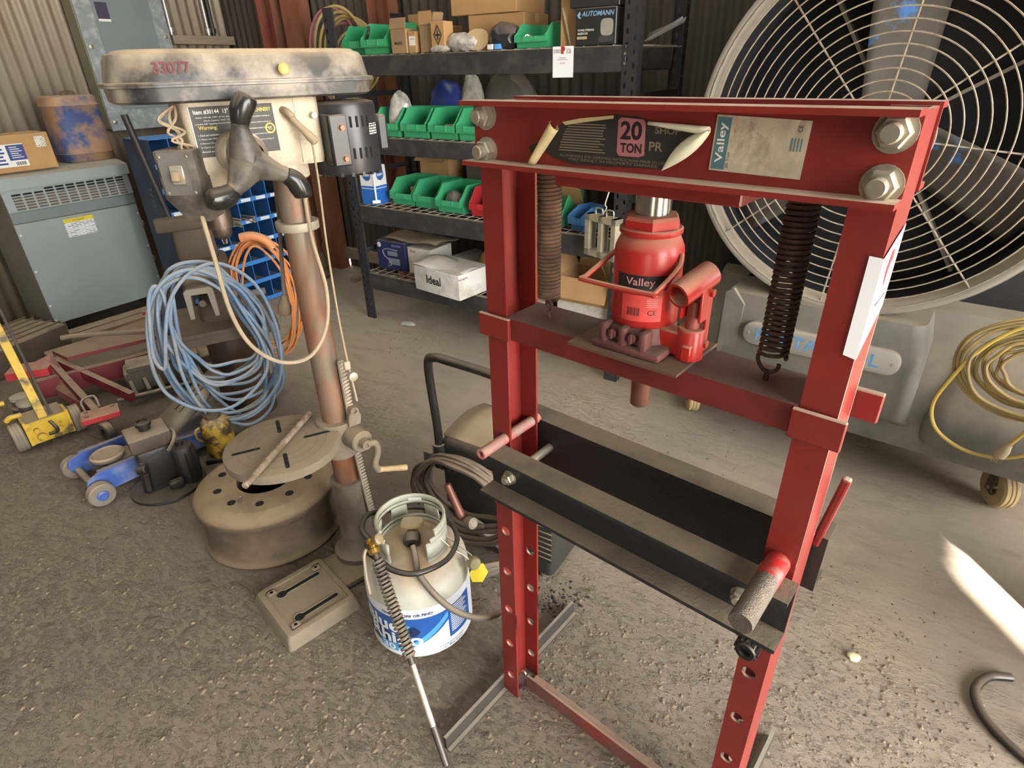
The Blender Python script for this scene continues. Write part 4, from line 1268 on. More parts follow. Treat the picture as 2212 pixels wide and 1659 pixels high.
# blue hose coiled over the vise
m_hose = mat('faded_blue_hose', '5f7b98', 0.6, 0, 0.2, 9, dust=0.75, dustcol='a39e96', col2='868b8f', mix2=0.45, scale2=6)
random.seed(21)
hs = thing('air_hose', 'faded blue air hose coiled over the bench vise', 'hose', (-1.275, 2.345, 0), math.radians(28))
g = G()
for k in range(14):
    top = .845 + .007 * (k % 5) + random.uniform(-.012, .012)
    bot = [.09, .12, .15, .17, .10, .20, .23, .30, .33, .36, .13, .40, .26, .31][k] + random.uniform(-.015, .015)
    wl = random.uniform(.13, .24)
    wr = random.uniform(.14, .25)
    yo = -.03 + .014 * (k % 7) + random.uniform(-.006, .006)
    zc = bot + (top - bot) * random.uniform(.4, .62)
    lean = random.uniform(-.03, .05)
    pts = []
    n_ = 14
    for i in range(n_):
        a = 2 * PI * i / n_
        c, s_ = math.cos(a), math.sin(a)
        x = (wr if s_ > 0 else wl) * math.copysign(abs(s_) ** .85, s_) * (1 + .08 * (-c))
        z = zc + (top - zc if c > 0 else zc - bot) * c
        pts.append((x + random.uniform(-.016, .016) - .02 * c - lean * c, yo + random.uniform(-.018, .018) + (.03 if c < -.5 else 0), z + random.uniform(-.009, .009)))
    g.tube(smoothpath(pts, 6, True), .0078, 8, closed=True)
# slack bights crossing the front
g.tube(smoothpath([(-.21, -.05, .72), (-.245, -.07, .58), (-.255, -.07, .46), (-.23, -.075, .36), (-.14, -.08, .27), (-.02, -.085, .245), (.10, -.085, .31), (.17, -.08, .40), (.17, -.075, .52), (.13, -.065, .66), (.08, -.05, .80), (-.02, -.045, .865), (-.13, -.045, .83)], 7, True), .0078, 8, closed=True)
g.tube(smoothpath([(-.19, -.05, .78), (-.215, -.07, .68), (-.238, -.075, .56), (-.232, -.08, .505), (-.215, -.085, .49), (-.20, -.085, .53), (-.17, -.075, .64), (-.12, -.06, .76), (-.03, -.05, .85), (.08, -.05, .875), (.18, -.055, .80), (.23, -.06, .68), (.245, -.06, .5), (.2, -.06, .3), (.05, -.05, .17), (-.1, -.05, .2), (-.16, -.05, .4), (-.15, -.05, .62), (-.14, -.04, .78), (-.16, -.04, .82)], 7, True), .0078, 8, closed=True)
g.obj('coil', m_hose, hs, smooth=60)
# orange extension cord hung behind
m_orange = mat('orange_cord', 'c07740', 0.55, 0, 0.12, 10, dust=0.5)
oc = thing('extension_cord', 'orange extension cord coiled behind the blue hose', 'cord', (-1.18, 2.72, 0), math.radians(24))
g = G()
random.seed(4)
for k in range(7):
    top, bot = .86 + random.uniform(-.03, .03), .30 + random.uniform(-.04, .05)
    w = .10 + .012 * k
    pts = [(w * math.sin(2 * PI * i / 12) + random.uniform(-.008, .008), .008 * k + random.uniform(-.01, .01), (top + bot) / 2 + (top - bot) / 2 * math.cos(2 * PI * i / 12)) for i in range(12)]
    g.tube(smoothpath(pts, 5, True), .0058, 8, closed=True)
g.obj('coil', m_orange, oc)
G().tube(smoothpath([(-.05, -.02, .89), (.0, -.03, .895), (.05, -.03, .87), (.075, -.03, .83)], 5), .021, 10, radii=None).obj('socket_end', mat('orange_plug', 'c9814f', 0.6, 0, 0.1, 10, dust=0.4), oc)

# ================================================================ jacks on the floor
m_jyel = mat('jack_yellow', 'c9a526', 0.55, 0, 0.12, 9, dust=0.55, col2='5b4c33', mix2=0.36, scale2=11, sharp2=0.06)
m_tyre = mat('grey_rubber_tyre', '7b7164', 0.85, 0, 0.1, 20, dust=0.7)
m_grey = mat('dusty_dark_metal', '4c463f', 0.7, 0.2, 0.2, 12, dust=0.85)
m_jackred = mat('jack_dark_red', '6e1c22', 0.5, 0, 0.15, 8, dust=0.9, dustcol='93816d')
m_jackredb = mat('jack_bright_red', 'b02934', 0.45, 0, 0.1, 8, dust=0.8)
m_jblue = mat('jack_blue', '3c5ca6', 0.42, 0, 0.15, 7, dust=0.6, col2='8a93a8', mix2=0.3, scale2=8)
m_bjblk = mat('oily_black_jack', '211e1c', 0.45, 0.1, 0.3, 12, dust=0.5, dustcol='6d5f50', bump=0.2, bscale=60)

def wheel(g, c, ax, r, w, n=24):
    c, ax = Vector(c), Vector(ax).normalized()
    X = align(c - ax * w / 2, c + ax * w / 2)
    g.lathe([(r * .45, 0), (r * .9, 0), (r, w * .12), (r, w * .3), (r * .965, w * .34), (r * .965, w * .40), (r, w * .44), (r, w * .56), (r * .965, w * .60), (r * .965, w * .66), (r, w * .7), (r, w * .88), (r * .9, w), (r * .45, w)], X, n, cap=False)
    return g
yj = thing('axle_jack', 'yellow wheeled hydraulic axle jack with long handle', 'axle jack', (-2.245, 2.425, 0), math.radians(47))
for s_ in (-1, 1):
    wl = wheel(G(), (s_ * .118, 0, .068), (1, 0, 0), .068, .048).obj('wheel', m_tyre, yj)
    G().lathe([(.03, -.02), (.032, 0), (.032, .02), (.012, .026)], T(s_ * .118, 0, .068) @ Matrix.Rotation(PI / 2, 4, 'Y'), 18).obj('wheel_hub', m_grey, wl)
G().bx(-.085, .085, -.045, .10, .03, .14, bev=.006).obj('body', m_grey, yj)
g = G().bx(-.088, .088, -.055, -.045, .03, .135).bx(-.09, -.078, -.06, .03, .03, .15).bx(.078, .09, -.06, .03, .03, .15).bx(-.09, .09, -.066, -.054, .128, .145)
g.obj('front_frame', m_jyel, yj, smooth=0)
for x, z, r in ((.035, .07, .016), (-.04, .06, .02), (-.05, .10, .012)):
    G().cyl((x, -.055, z), (x, -.075, z), r, n=12, bev=.002).obj('valve_knob', m_jyel, yj)
G().tube(smoothpath([(.01, -.06, .125), (.02, -.085, .10), (.02, -.08, .07), (-.01, -.06, .06)], 5), .008, 8).obj('hydraulic_hose', m_blackpipe, yj)
hd = G().sweep([(-.017, -.011), (.017, -.011), (.017, .011), (-.017, .011)], (-.005, -.03, .13), (-.01, .11, .72)).obj('handle', m_jyel, yj, smooth=0)
G().cyl((.028, -.03, .14), (.03, .12, .74), .006, n=8).obj('control_rod', m_grey, yj)
for k, (x, y) in enumerate(((-.02, .16), (-.03, .25))):
    g = G().lathe([(.05, .03), (.055, .04), (.055, .11), (.045, .12), (.045, .15)], T(x, y, 0), 24)
    g.obj('air_cylinder', m_grey, yj)
    G().lathe([(.046, .15), (.046, .165), (.03, .17)], T(x, y, 0), 20).obj('cylinder_cap', mat('pale_cap', 'a39c8b', 0.6, 0.2, 0.1), yj)
for x, y, z in ((-.07, .05, .15), (-.105, .13, .20), (-.12, .22, .25)):
    G().tube(smoothpath([(x, y, z), (x - .04, y, z + .004), (x - .06, y + .01, z - .012)], 4), .012, 8).obj('lever_lug', m_jyel, yj)
G().bx(-.07, .03, .08, .34, .0, .045, bev=.005).obj('skid', m_grey, yj)

# red transmission jack
rj = thing('transmission_jack', 'dusty dark red low transmission jack with folded legs', 'transmission jack', (-2.35, 2.90, 0), 0)
def bar(g, a, b, w, h):
    return g.sweep([(-w / 2, -h / 2), (w / 2, -h / 2), (w / 2, h / 2), (-w / 2, h / 2)], a, b)
L0 = Vector((-2.35, 2.90, 0))
def rl(x, y, z):
    return Vector((x, y, z)) - L0
bar(G(), rl(-2.47, 2.86, .20), rl(-2.005, 2.455, .11), .03, .05).obj('leg', m_jackred, rj, smooth=0)
bar(G(), rl(-2.47, 2.89, .20), rl(-1.985, 2.695, .075), .03, .05).obj('leg', m_jackred, rj, smooth=0)
g = G().add([rl(-2.50, 2.81, .24), rl(-2.46, 2.87, .25), rl(-2.27, 2.70, .15), rl(-2.12, 2.56, .09), rl(-2.22, 2.60, .05), rl(-2.44, 2.76, .12)], [(0, 1, 2, 3, 4, 5)])
g.obj('gusset', m_jackred, rj, smooth=0, solid=.012)
g = G().box((0, 0, 0), (.16, .10, .03), bev=.003)
pt = g.obj('front_plate', m_jackredb, rj)
pt.location, pt.rotation_euler = rl(-1.985, 2.445, .12), (0, 0, math.radians(35))
for x, y in ((-.055, .03), (.055, .03), (-.055, -.02)):
    G().lathe([(.009, .015), (.009, .02), (0, .02)], T(x, y, 0), 8, cap=False).obj('bolt', m_grey, pt)
g = G()
wheel(g, rl(-1.95, 2.40, .05), (.5, .86, 0), .05, .035)
g.obj('caster', m_grey, rj)
G().tube(smoothpath([rl(-2.06, 2.46, .10), rl(-2.10, 2.50, .16), rl(-2.06, 2.54, .17), rl(-2.02, 2.50, .13)], 4), .006, 8).obj('pull_loop', m_grey, rj)
G().sweep([(-.06, -.02), (.06, -.02), (.06, .02), (-.06, .02)], rl(-2.62, 2.76, .20), rl(-2.44, 2.82, .20)).obj('side_arm', m_jackredb, rj, smooth=0)
g = G().add([rl(-2.50, 2.93, .235), rl(-2.36, 2.84, .235), rl(-1.98, 3.12, .235), rl(-1.95, 3.45, .235), rl(-2.20, 3.42, .235)], [(0, 1, 2, 3, 4)])
dk = g.obj('deck', m_jackred, rj, smooth=0, solid=.02)
g = G().bx(-.45, .25, -.02, .02, -.05, .05, T(*rl(-2.10, 2.98, .13)) @ Matrix.Rotation(math.radians(38), 4, 'Z'))
g.obj('side_rail', m_jackred, rj, smooth=0)
g = G()
random.seed(3)
BMx = T(*rl(-1.90, 2.95, 0)) @ Matrix.Rotation(math.radians(32), 4, 'Z')
g.bx(-.22, .22, -.07, .07, .05, .17, BMx, bev=.01).bx(-.20, .15, -.09, .05, .17, .20, BMx, bev=.004)
for k in range(7):
    x = -.2 + k * .065
    g.cyl(BMx @ Vector((x, -.07, .12)), BMx @ Vector((x + .01, -.12, .05 + .02 * (k % 2))), .012, n=8)
g.cyl(BMx @ Vector((-.28, -.12, .05)), BMx @ Vector((.22, -.12, .05)), .013, n=10)
g.obj('linkage', m_grey, rj)
for a, b in ((rl(-2.2, 3.32, .30), rl(-2.05, 3.42, .30)), (rl(-2.07, 3.22, .26), rl(-1.97, 3.29, .26))):
    bar(G(), a, b, .03, .02).obj('red_bracket', m_jackredb, rj, smooth=0)
G().tube(smoothpath([rl(-2.56, 3.10, .245), rl(-2.48, 3.12, .25), rl(-2.2, 3.14, .255), rl(-1.9, 3.17, .262)], 6), .016, 10, radii=None).obj('pipe_handle', mat('dusty_grey_pipe', '7d7160', 0.7, 0.2, 0.12, 20, dust=0.5), rj)

# blue trolley jack
bjk = thing('trolley_jack', 'blue low-profile trolley jack with dusty round saddle', 'trolley jack', (-1.755, 2.085, 0), math.radians(50))
# local +x runs back along the frame, local y across
for s_ in (-1, 1):
    y = s_ * .112
    poly = [(-.10, .045), (-.115, .075), (-.105, .105), (-.06, .122), (.18, .122), (.40, .10), (.45, .06), (.40, .03), (-.06, .03)]
    g = G().prism(poly, -.006, .006, T(0, y, 0) @ Matrix.Rotation(PI / 2, 4, 'X'))
    g.prism([(-.06, .118), (.40, .098), (.40, .104), (-.06, .124)], -.022, .0, T(0, y - (.022 if s_ > 0 else 0) * 0, 0) @ Matrix.Rotation(PI / 2, 4, 'X'))
    g.obj('side_plate', m_jblue, bjk, smooth=0)
    wl = wheel(G(), (-.085, s_ * .152, .05), (0, 1, 0), .05, .045).obj('front_wheel', m_tyre, bjk)
    G().lathe([(.022, 0), (.022, .003), (.012, .006), (.012, .012), (0, .012)], face_M(-.085, s_ * .152 - .0225, .05, '-y'), 16, cap=False).obj('axle_cap', m_jblue, wl)
G().cyl((-.085, -.14, .05), (-.085, .14, .05), .016, n=12).obj('front_axle', m_grey, bjk)
G().bx(-.01, .30, -.055, .055, .06, .105, bev=.01).obj('lift_arm', m_grey, bjk)
G().lathe([(.04, .105), (.062, .112), (.066, .128), (.058, .134), (.052, .128), (0, .126)], T(.015, 0, 0), 28, cap=False).obj('saddle', mat('brown_saddle', '7d6a58', 0.85, 0, 0.15, 20, dust=0.9), bjk)
G().bx(.26, .44, -.105, .105, .05, .10, bev=.008).obj('power_unit', m_jblue, bjk)
g = G()
g.add([(.27, -.085, .14), (.27, .085, .14), (.56, .055, .30), (.56, -.055, .30)], [(0, 1, 2, 3)])
ha = g.obj('handle_yoke', mat('dusty_yoke', '7e7466', 0.8, 0.1, 0.1, 12, dust=0.9), bjk, solid=.03)
for y in (-.02, .02):
    G().cyl((.33, y, .19), (.50, y, .284), .003, n=6).obj('yoke_slot', m_slot, ha)
for s_ in (-1, 1):
    wheel(G(), (.41, s_ * .13, .03), (0, 1, 0), .03, .025, 16).obj('rear_caster', m_tyre, bjk)

# black air-hydraulic bottle jack on a round base
bb = thing('air_jack', 'oily black air-hydraulic jack on a round base plate', 'air jack', (-1.485, 2.035, 0), math.radians(40))
G().lathe([(.0, 0), (.125, 0), (.132, .004), (.130, .012), (.10, .02), (.09, .024), (0, .024)], None, 44, cap=False).obj('base_plate', m_bjblk, bb)
g = G().box((-.01, .01, .10), (.12, .13, .16), bev=.012, seg=2)
g.obj('reservoir', m_bjblk, bb)
G().box((-.01, .01, .205), (.14, .13, .05), bev=.008, seg=2).obj('top_block', mat('brown_oily_block', '4c4036', 0.7, 0.1, 0.25, 14, dust=0.7, bump=0.3, bscale=60), bb)
G().lathe([(.02, .23), (.02, .245), (.027, .247), (.027, .258), (.018, .262), (.018, .256), (0, .256)], T(-.01, .015, 0), 18, cap=False).obj('screw_ram', m_bjblk, bb)
G().lathe([(.042, .02), (.042, .15), (.036, .158), (.012, .16), (.012, .175)], T(.075, -.045, 0), 24).obj('air_motor', m_bjblk, bb)
for k in range(8):
    G().box((.075 + .042 * math.cos(k * PI / 4), -.045 + .042 * math.sin(k * PI / 4), .09), (.006, .006, .11), None, bev=.002).obj('cooling_rib', m_bjblk, bb)
g = G().box((-.075, -.05, .08), (.03, .03, .12), rot(0, .12, 0), bev=.008).cyl((-.08, -.065, .13), (-.055, -.085, .135), .016, n=12, bev=.003)
g.obj('pump_lever', m_bjblk, bb)
G().tube(smoothpath([(.03, -.08, .17), (.06, -.07, .20), (.07, -.02, .21), (.04, .03, .20)], 5), .007, 8).obj('air_line', m_grey, bb)
G().box((.02, -.09, .045), (.05, .03, .03), bev=.006).obj('release_block', m_bjblk, bb)
bb.scale = (1.1, 1.1, 1.22)
# yellow bottle jack
yb = thing('bottle_jack', 'chipped yellow bottle jack beside the black air jack', 'bottle jack', (-1.335, 2.245, 0), .3)
G().box((0, 0, .0125), (.14, .12, .025), bev=.006, seg=2).obj('base', m_bjblk, yb)
G().lathe([(.056, .02), (.062, .03), (.064, .05), (.064, .165), (.058, .19), (.042, .208), (.036, .21)], None, 32).obj('body', mat('chipped_yellow', 'b8952a', 0.55, 0, 0.15, 9, dust=0.5, col2='3c3122', mix2=0.5, scale2=16, sharp2=0.05), yb)
G().lathe([(.034, .205), (.034, .225), (.018, .228), (.018, .245), (0, .245)], None, 20, cap=False).obj('ram', m_iron, yb)
G().tube(smoothpath([(-.062, -.01, .17), (-.08, -.02, .16), (-.082, -.02, .12), (-.064, -.01, .10)], 5), .006, 8).obj('lug', m_jyel, yb)
# ================================================================ black steel rack
m_rack_b = mat('black_rack_paint', '2b2c2f', 0.5, 0.1, 0.2, 7, dust=0.85, dustcol='8a7d6a', col2='4e4a45', mix2=0.3, scale2=9)
m_post = mat('rack_post_grey', '2d2f33', 0.5, 0.2, 0.15, 12, dust=0.5)
SU, SV, SWd, SDp = -3.05, 2.68, 1.92, 0.60
rk = thing('storage_rack', 'black steel storage rack with four wire shelves by back wall', 'storage rack', room(SU, SV), YR)
def rack_post(x, y, mir, front):
    g = G()
    w, h, t = .036, 1.86, .002
    hs_a = [(w / 2, .03 + .052 * k, .006, .013) for k in range(35)]
    hs_b = [(w / 2, .056 + .052 * k, .006, .013) for k in range(34)]
    RX = Matrix.Rotation(PI / 2, 4, 'X')
    S = Matrix.Scale(-1, 4, (1, 0, 0)) if mir else Matrix()
    Q = T(x, y, 0) @ S @ (Matrix() if front else Matrix.Scale(-1, 4, (0, 1, 0)))
    g.holed(w, h, hs_a, t, Q @ T(0, t, 0) @ RX, n=8)
    g.holed(w, h, hs_b, t, Q @ T(w, t, 0) @ RX, n=8)
    g.holed(.05, h, [(.025, .03 + .052 * k, .006, .011) for k in range(35)], t, Q @ T(0, .0, 0) @ Matrix.Rotation(PI / 2, 4, 'Z') @ T(0, 0, 0) @ RX, n=8)
    g.bx(2 * w - t, 2 * w, .0, .018, 0, h, Q)
    return g.obj('post', m_post, rk, smooth=0)
rack_post(0, 0, False, True); rack_post(SWd, 0, True, True); rack_post(0, SDp, False, False); rack_post(SWd, SDp, True, False)
levels = [.222, .672, 1.102, 1.515]
LT = [.334, .783, 1.195, 1.618]
for z0, z1 in zip(levels, LT):
    for y in (.002, SDp - .03):
        b_ = G().bx(.055, SWd - .055, y, y + .028, z0, z1, bev=.004).obj('beam', m_rack_b, rk)
    for x in (.012, SWd - .034):
        for y in (.0, SDp - .0):
            pass
    g = G()
    for k in range(26):
        x = .05 + k * .073
        g.cyl((x, .004, z1 + .001), (x, SDp - .004, z1 + .001), .0022, n=6)
    for k in range(9):
        y = .012 + k * .072
        g.cyl((.02, y, z1 - .003), (SWd - .02, y, z1 - .003), .0022, n=6)
    wd = g.obj('wire_deck', mat('dusty_deck_wire', 'a39a8b', 0.7, 0.1, 0.1), rk)
    wd['kind'] = 'stuff'
    G().bx(.02, SWd - .02, .05, SDp - .05, z1 - .03, z1 - .026).obj('deck_brace', m_rack_b, rk, smooth=0) if 0 else None
for x in (.004, SWd - .006):
    for z in (.45, .95, 1.40):
        G().bx(x, x + .002, .05, SDp - .05, z, z + .03).obj('side_brace', m_post, rk, smooth=0)
for z in (1.585, 1.548):
    G().lathe([(.006, 0), (.006, .003), (0, .003)], face_M(SWd - .058, -.001, z, '-y'), 10, cap=False).obj('beam_rivet', m_zinc, rk)
# auction tag folded over the top beam
g = G().bx(1.505, 1.612, -.0025, -.001, 1.497, 1.622)
lt = g.obj('lot_tag', m_tagw, rk, smooth=0)
G().prism([(1.548, 1.592), (1.562, 1.592), (1.562, 1.602), (1.568, 1.606), (1.570, 1.616), (1.562, 1.622), (1.548, 1.622)], 0, .0003, face_M(0, -.0026, 0, '-y')).obj('red_emblem', m_tagr, lt, smooth=0)
text('33053', m_ink, lt, face_M(1.528, -.0032, 1.603, '-y'), .036, .014)
text('3/26', m_ink, lt, face_M(1.588, -.0032, 1.603, '-y'), .024, .018)
text('Auctions', m_ink, lt, face_M(1.556, -.0032, 1.577, '-y'), .034, .007)
text('Lot #:', m_tagr, lt, face_M(1.556, -.0032, 1.556, '-y'), .026, .009)
G().prism([(1.53, 1.5675), (1.582, 1.5675), (1.582, 1.569), (1.53, 1.569)], 0, .0003, face_M(0, -.0026, 0, '-y')).obj('print_line', m_ink, lt, smooth=0)

# ---------------------------------------------------------------- hopper bins
m_gbin = mat('green_plastic_bin', '3aa06d', 0.42, 0, 0.06, 4, dust=0.35, dustcol='8fa08a')
m_rbin = mat('red_plastic_bin', 'a82430', 0.42, 0, 0.06, 4, dust=0.35)
m_bbin = mat('blue_plastic_bin', '3f78ad', 0.42, 0, 0.06, 4, dust=0.35)
def hopper(name, label, m, w=.185, d=.27, h=.155, lip=.072):
    t = thing(name, label, 'bin')
    k = .004
    g = G()
    side = [(0.028, 0), (d, 0), (d, h), (.075, h), (.020, lip + .022), (0, lip + .010), (0, lip - .028), (.022, lip - .034)]
    for x in (-w / 2, w / 2 - k):
        g.prism([(y, z) for y, z in side], 0, k, T(x, 0, 0) @ Matrix(((0, 0, 1, 0), (1, 0, 0, 0), (0, 1, 0, 0), (0, 0, 0, 1))))
    g.bx(-w / 2 + k, w / 2 - k, .026, d, 0, k)
    g.bx(-w / 2 + k, w / 2 - k, d - k, d, k, h)
    g.bx(-w / 2 + k, w / 2 - k, .022, .026, k, lip - .028)
    g.bx(-w / 2, w / 2, -.002, .022, lip - .034, lip - .028)
    g.bx(-w / 2, w / 2, -.003, .002, lip - .028, lip + .002)
    body = g.obj('body', m, t, smooth=0)
    G().bx(-w * .2, w * .2, -.006, -.003, lip - .027, lip - .004, bev=.001).obj('label_holder', m, t, smooth=0)
    for s_ in (-1, 1):
        G().bx(s_ * w * .2 - .002, s_ * w * .2 + .002, -.008, -.003, lip - .027, lip + .002).obj('label_clip', m, t, smooth=0)
    return t
def shelf_at(u, v, lv, dz=0.002):
    return room(u, v, LT[lv] + dz + .0015)
gb = hopper('parts_bin', '', m_gbin)
gspots = [(-2.685, 2.70, 2, 0, 'green hopper bin holding a white packet, beside the drill motor'),
          (-2.468, 2.70, 2, 0, 'green hopper bin holding a dark opened bag, second shelf'),
          (-2.262, 2.70, 2, 0, 'green hopper bin with brown card inside, second shelf'),
          (-2.062, 2.70, 2, 0, 'green hopper bin behind the left nuts of the press beam'),
          (-2.705, 2.79, 1, 0, 'green hopper bin with a small card box, beside blue-white carton'),
          (-2.508, 2.785, 1, 0, 'empty green hopper bin between two green bins, third shelf'),
          (-2.290, 2.745, 1, 0.0, 'green hopper bin holding grey scrap beside the red bin'),
          (-2.700, 2.70, 3, 0.0, 'green hopper bin with black strap on top shelf, beside brown carton'),
          (-2.905, 2.76, 3, 0.1, 'green hopper bin behind the coiled hoses on top shelf'),
          (-1.690, 2.71, 3, 0.0, 'green hopper bin full of bright metal fittings on top shelf'),
          (-1.62, 2.76, 1, 0.05, 'green hopper bin behind the left press spring, third shelf'),
          (-1.83, 2.74, 1, 0.0, 'green hopper bin behind the left press post, third shelf')]
for i, (u, v, lv, ry, lab) in enumerate(gspots):
    o = gb if i == 0 else copy_tree(gb)
    o.location = shelf_at(u, v, lv)
    o.rotation_euler = (0, 0, YR + ry)
    if i == 9:
        o.scale = (.92, .85, .66)
    o['label'] = lab
    o['group'] = 'green hopper bins on the rack'
rb = hopper('parts_bin', 'red hopper bin leaning beside the green bins', m_rbin)
place(rb, shelf_at(-2.035, 2.75, 1), YR + .10)
bb2 = hopper('parts_bin', 'small blue hopper bin seen between press spring and jack', m_bbin, .10, .16, .12, .07)
place(bb2, shelf_at(-1.43, 2.715, 1), YR - .35)

# ---------------------------------------------------------------- packets and bags
def crumple(name, label, cat, loc, size, m, seed=0, rz=0.0, sharp=.35):
    random.seed(seed)
    g = G()
    bmesh.ops.create_icosphere(g.bm, subdivisions=3, radius=1.0)
    sp = [(Vector((random.gauss(0, 1), random.gauss(0, 1), random.gauss(0, 1))).normalized(), random.uniform(.4, 1)) for _ in range(16)]
    for v in g.bm.verts:
        n = v.co.normalized()
        k = 1 + sum(a * sharp * max(0, n.dot(d) - .6) for d, a in sp) + random.uniform(-.07, .07)
        v.co = Vector((n.x * k * size[0] / 2, n.y * k * size[1] / 2, n.z * k * size[2] / 2))
    zmin = min(v.co.z for v in g.bm.verts)
    for v in g.bm.verts:
        v.co.z = max(v.co.z, zmin * .6) - zmin * .6
    o = g.obj(name, m, None, smooth=25)
    place(o, loc, YR + rz)
    return tag(o, label, cat)
m_bagw = mat('clear_white_bag', 'bdbab2', 0.25, 0, 0.2, 12, col2='807c76', mix2=0.4, scale2=14)
m_bagk = mat('black_plastic_bag', '232224', 0.25, 0, 0.3, 12, dust=0.3)
m_bagb = mat('navy_foil_bag', '2c3f86', 0.3, 0, 0.2, 12)
m_bagg = mat('grey_film', '5f5b57', 0.35, 0, 0.25, 10, dust=0.4)
m_foil = mat('bright_fitting', 'c2c0ba', 0.25, 0.8, 0.15, 30)
B2 = .012
crumple('plastic_packet', 'white printed packet poking out of green bin beside motor', 'packet', shelf_at(-2.655, 2.81, 2, B2), (.12, .10, .26), m_bagw, 1)
crumple('foil_bag', 'navy blue foil bag lying behind the second-shelf green bins', 'bag', shelf_at(-2.47, 3.05, 2, .0), (.24, .12, .30), m_bagb, 2)
crumple('plastic_bag', 'crumpled white plastic bag behind the second-shelf bins', 'bag', shelf_at(-2.29, 3.04, 2, .0), (.15, .10, .33), m_bagw, 3)
crumple('plastic_bag', 'dull grey film bag slumped behind second-shelf bins', 'bag', shelf_at(-2.06, 3.10, 2, .0), (.34, .18, .36), m_bagg, 4)
crumple('plastic_bag', 'dark grey plastic bag behind top beam of the press', 'bag', shelf_at(-1.75, 2.95, 2, .0), (.34, .25, .17), m_bagg, 5)
crumple('plastic_bag', 'small clear bag behind top beam of the press', 'bag', shelf_at(-1.45, 2.9, 2, .0), (.16, .16, .18), m_bagw, 6)
crumple('paper_wad', 'grey crumpled wrapper in green bin beside red bin', 'wrapper', shelf_at(-2.275, 2.83, 1, .006), (.12, .11, .12), m_bagg, 7)
crumple('paper_wad', 'white torn paper stuffed in the red bin', 'paper', shelf_at(-2.03, 2.85, 1, .006), (.12, .10, .11), m_bagw, 8)
crumple('plastic_bag', 'crumpled clear bag in front of cartons on top shelf', 'bag', shelf_at(-2.10, 2.72, 3), (.16, .08, .075), m_bagw, 9, sharp=.5)
crumple('plastic_bag', 'small torn clear bag under the diamond-marked carton', 'bag', shelf_at(-2.22, 2.70, 3), (.10, .06, .04), m_bagw, 10)
crumple('plastic_bag', 'shiny black plastic bag beside tan oval filter, top shelf', 'bag', shelf_at(-1.865, 2.77, 3), (.15, .13, .13), m_bagk, 11)
crumple('plastic_bag', 'black plastic bag heaped behind the bin of fittings', 'bag', shelf_at(-1.70, 3.08, 3, 0), (.20, .12, .15), m_bagk, 12)
for k, (dx, dz) in enumerate(((-.035, .075), (.03, .065), (0.0, .06))):
    o = G().lathe([(.008, 0), (.022, 0), (.022, .03), (.014, .04), (.008, .04), (.008, 0)], None, 16, cap=False).obj('pipe_fitting', m_foil)
    place(o, shelf_at(-1.690 + dx, 2.775 + .02 * k, 3, dz - .045), YR, 1.1, .3 * k)
    tag(o, 'bright metal pipe fitting in green bin on top shelf', 'fitting', 'fittings in the top-shelf green bin')
o = G().tube(smoothpath([(-.02, 0, .09), (-.015, -.01, .06), (-.03, -.015, .03), (-.045, -.012, .0)], 5), .008, 8).obj('black_strap', m_bagk)
place(o, shelf_at(-2.735, 2.735, 3, .05), YR)
tag(o, 'black strap end hanging over green bin lip on top shelf', 'strap')
o = G().prism(rrect(-.05, .05, -.05, .05, .004), 0, .003, rot(.5, 0, .3)).obj('card', m_cardd)
place(o, shelf_at(-2.27, 2.80, 2, .045), YR)
tag(o, 'piece of brown card lying in a second-shelf green bin', 'card')

# ---------------------------------------------------------------- cartons on the rack
def box3(name, label, u, v, lv, w, d, h, m, ry=0.0, dz=0.0, tape=True):
    return carton(name, label, 'box', shelf_at(u, v, lv, .002 + dz), YR + ry, w, d, h, m, None, tape=tape)
c = box3('carton', 'tall brown carton with dark maker print on top shelf', -2.500, 2.735, 3, .11, .09, .115, m_cardd, 0, tape=False)
text('MOOG', mat('carton_print', '3d3128', 0.8, 0, 0.1), c, face_M(0, -.0465, .048, '-y'), .055, .014, bold=.02)
G().bx(-.055, .055, -.003, .0, 0, .05, T(0, -.045, .115) @ Matrix.Rotation(-.2, 4, 'X')).obj('flap', m_cardd, c, smooth=0)
c = box3('carton', 'narrow tan carton with white label beside maker-printed carton', -2.415, 2.74, 3, .055, .08, .10, m_cardb, 0, tape=False)
G().bx(-.018, .024, -.0415, -.0405, .035, .078).obj('label', m_white, c, smooth=0)
text('MADE', m_ink, c, face_M(.003, -.0422, .064, '-y'), .028, .007)
c = box3('carton', 'tall brown open carton beside diamond-marked carton', -2.320, 2.75, 3, .085, .09, .125, m_cardd, 0, tape=False)
G().bx(-.042, .042, -.002, .0, 0, .06, T(0, -.045, .125) @ Matrix.Rotation(-.08, 4, 'X')).obj('flap', m_cardb, c, smooth=0)
G().bx(-.002, .0, -.04, .04, 0, .055, T(.0425, 0, .125) @ Matrix.Rotation(.3, 4, 'Y')).obj('flap', m_cardd, c, smooth=0)
c = box3('carton', 'light brown carton printed with a black diamond emblem', -2.222, 2.72, 3, .085, .08, .135, m_cardb, .05, tape=False)
for s_ in (.036, .030):
    P = [(0, -s_ * 1.25), (s_ * .72, 0), (0, s_ * 1.25), (-s_ * .72, 0)]
    g = G()
    for i in range(4):
        p, q = P[i], P[(i + 1) % 4]
        g.tube([(p[0], p[1], 0), (q[0], q[1], 0)], .0014, 4, M=face_M(0, -.0406, .075, '-y'))
    g.obj('diamond_emblem', m_ink, c, smooth=0)
g = G().prism([(-.016, -.004), (.016, -.004), (.016, .004), (-.016, .004)], 0, .0006, face_M(0, -.0403, .075, '-y')).prism([(-.003, -.022), (.003, -.022), (.003, .022), (-.003, .022)], 0, .0006, face_M(0, -.0406, .075, '-y'))
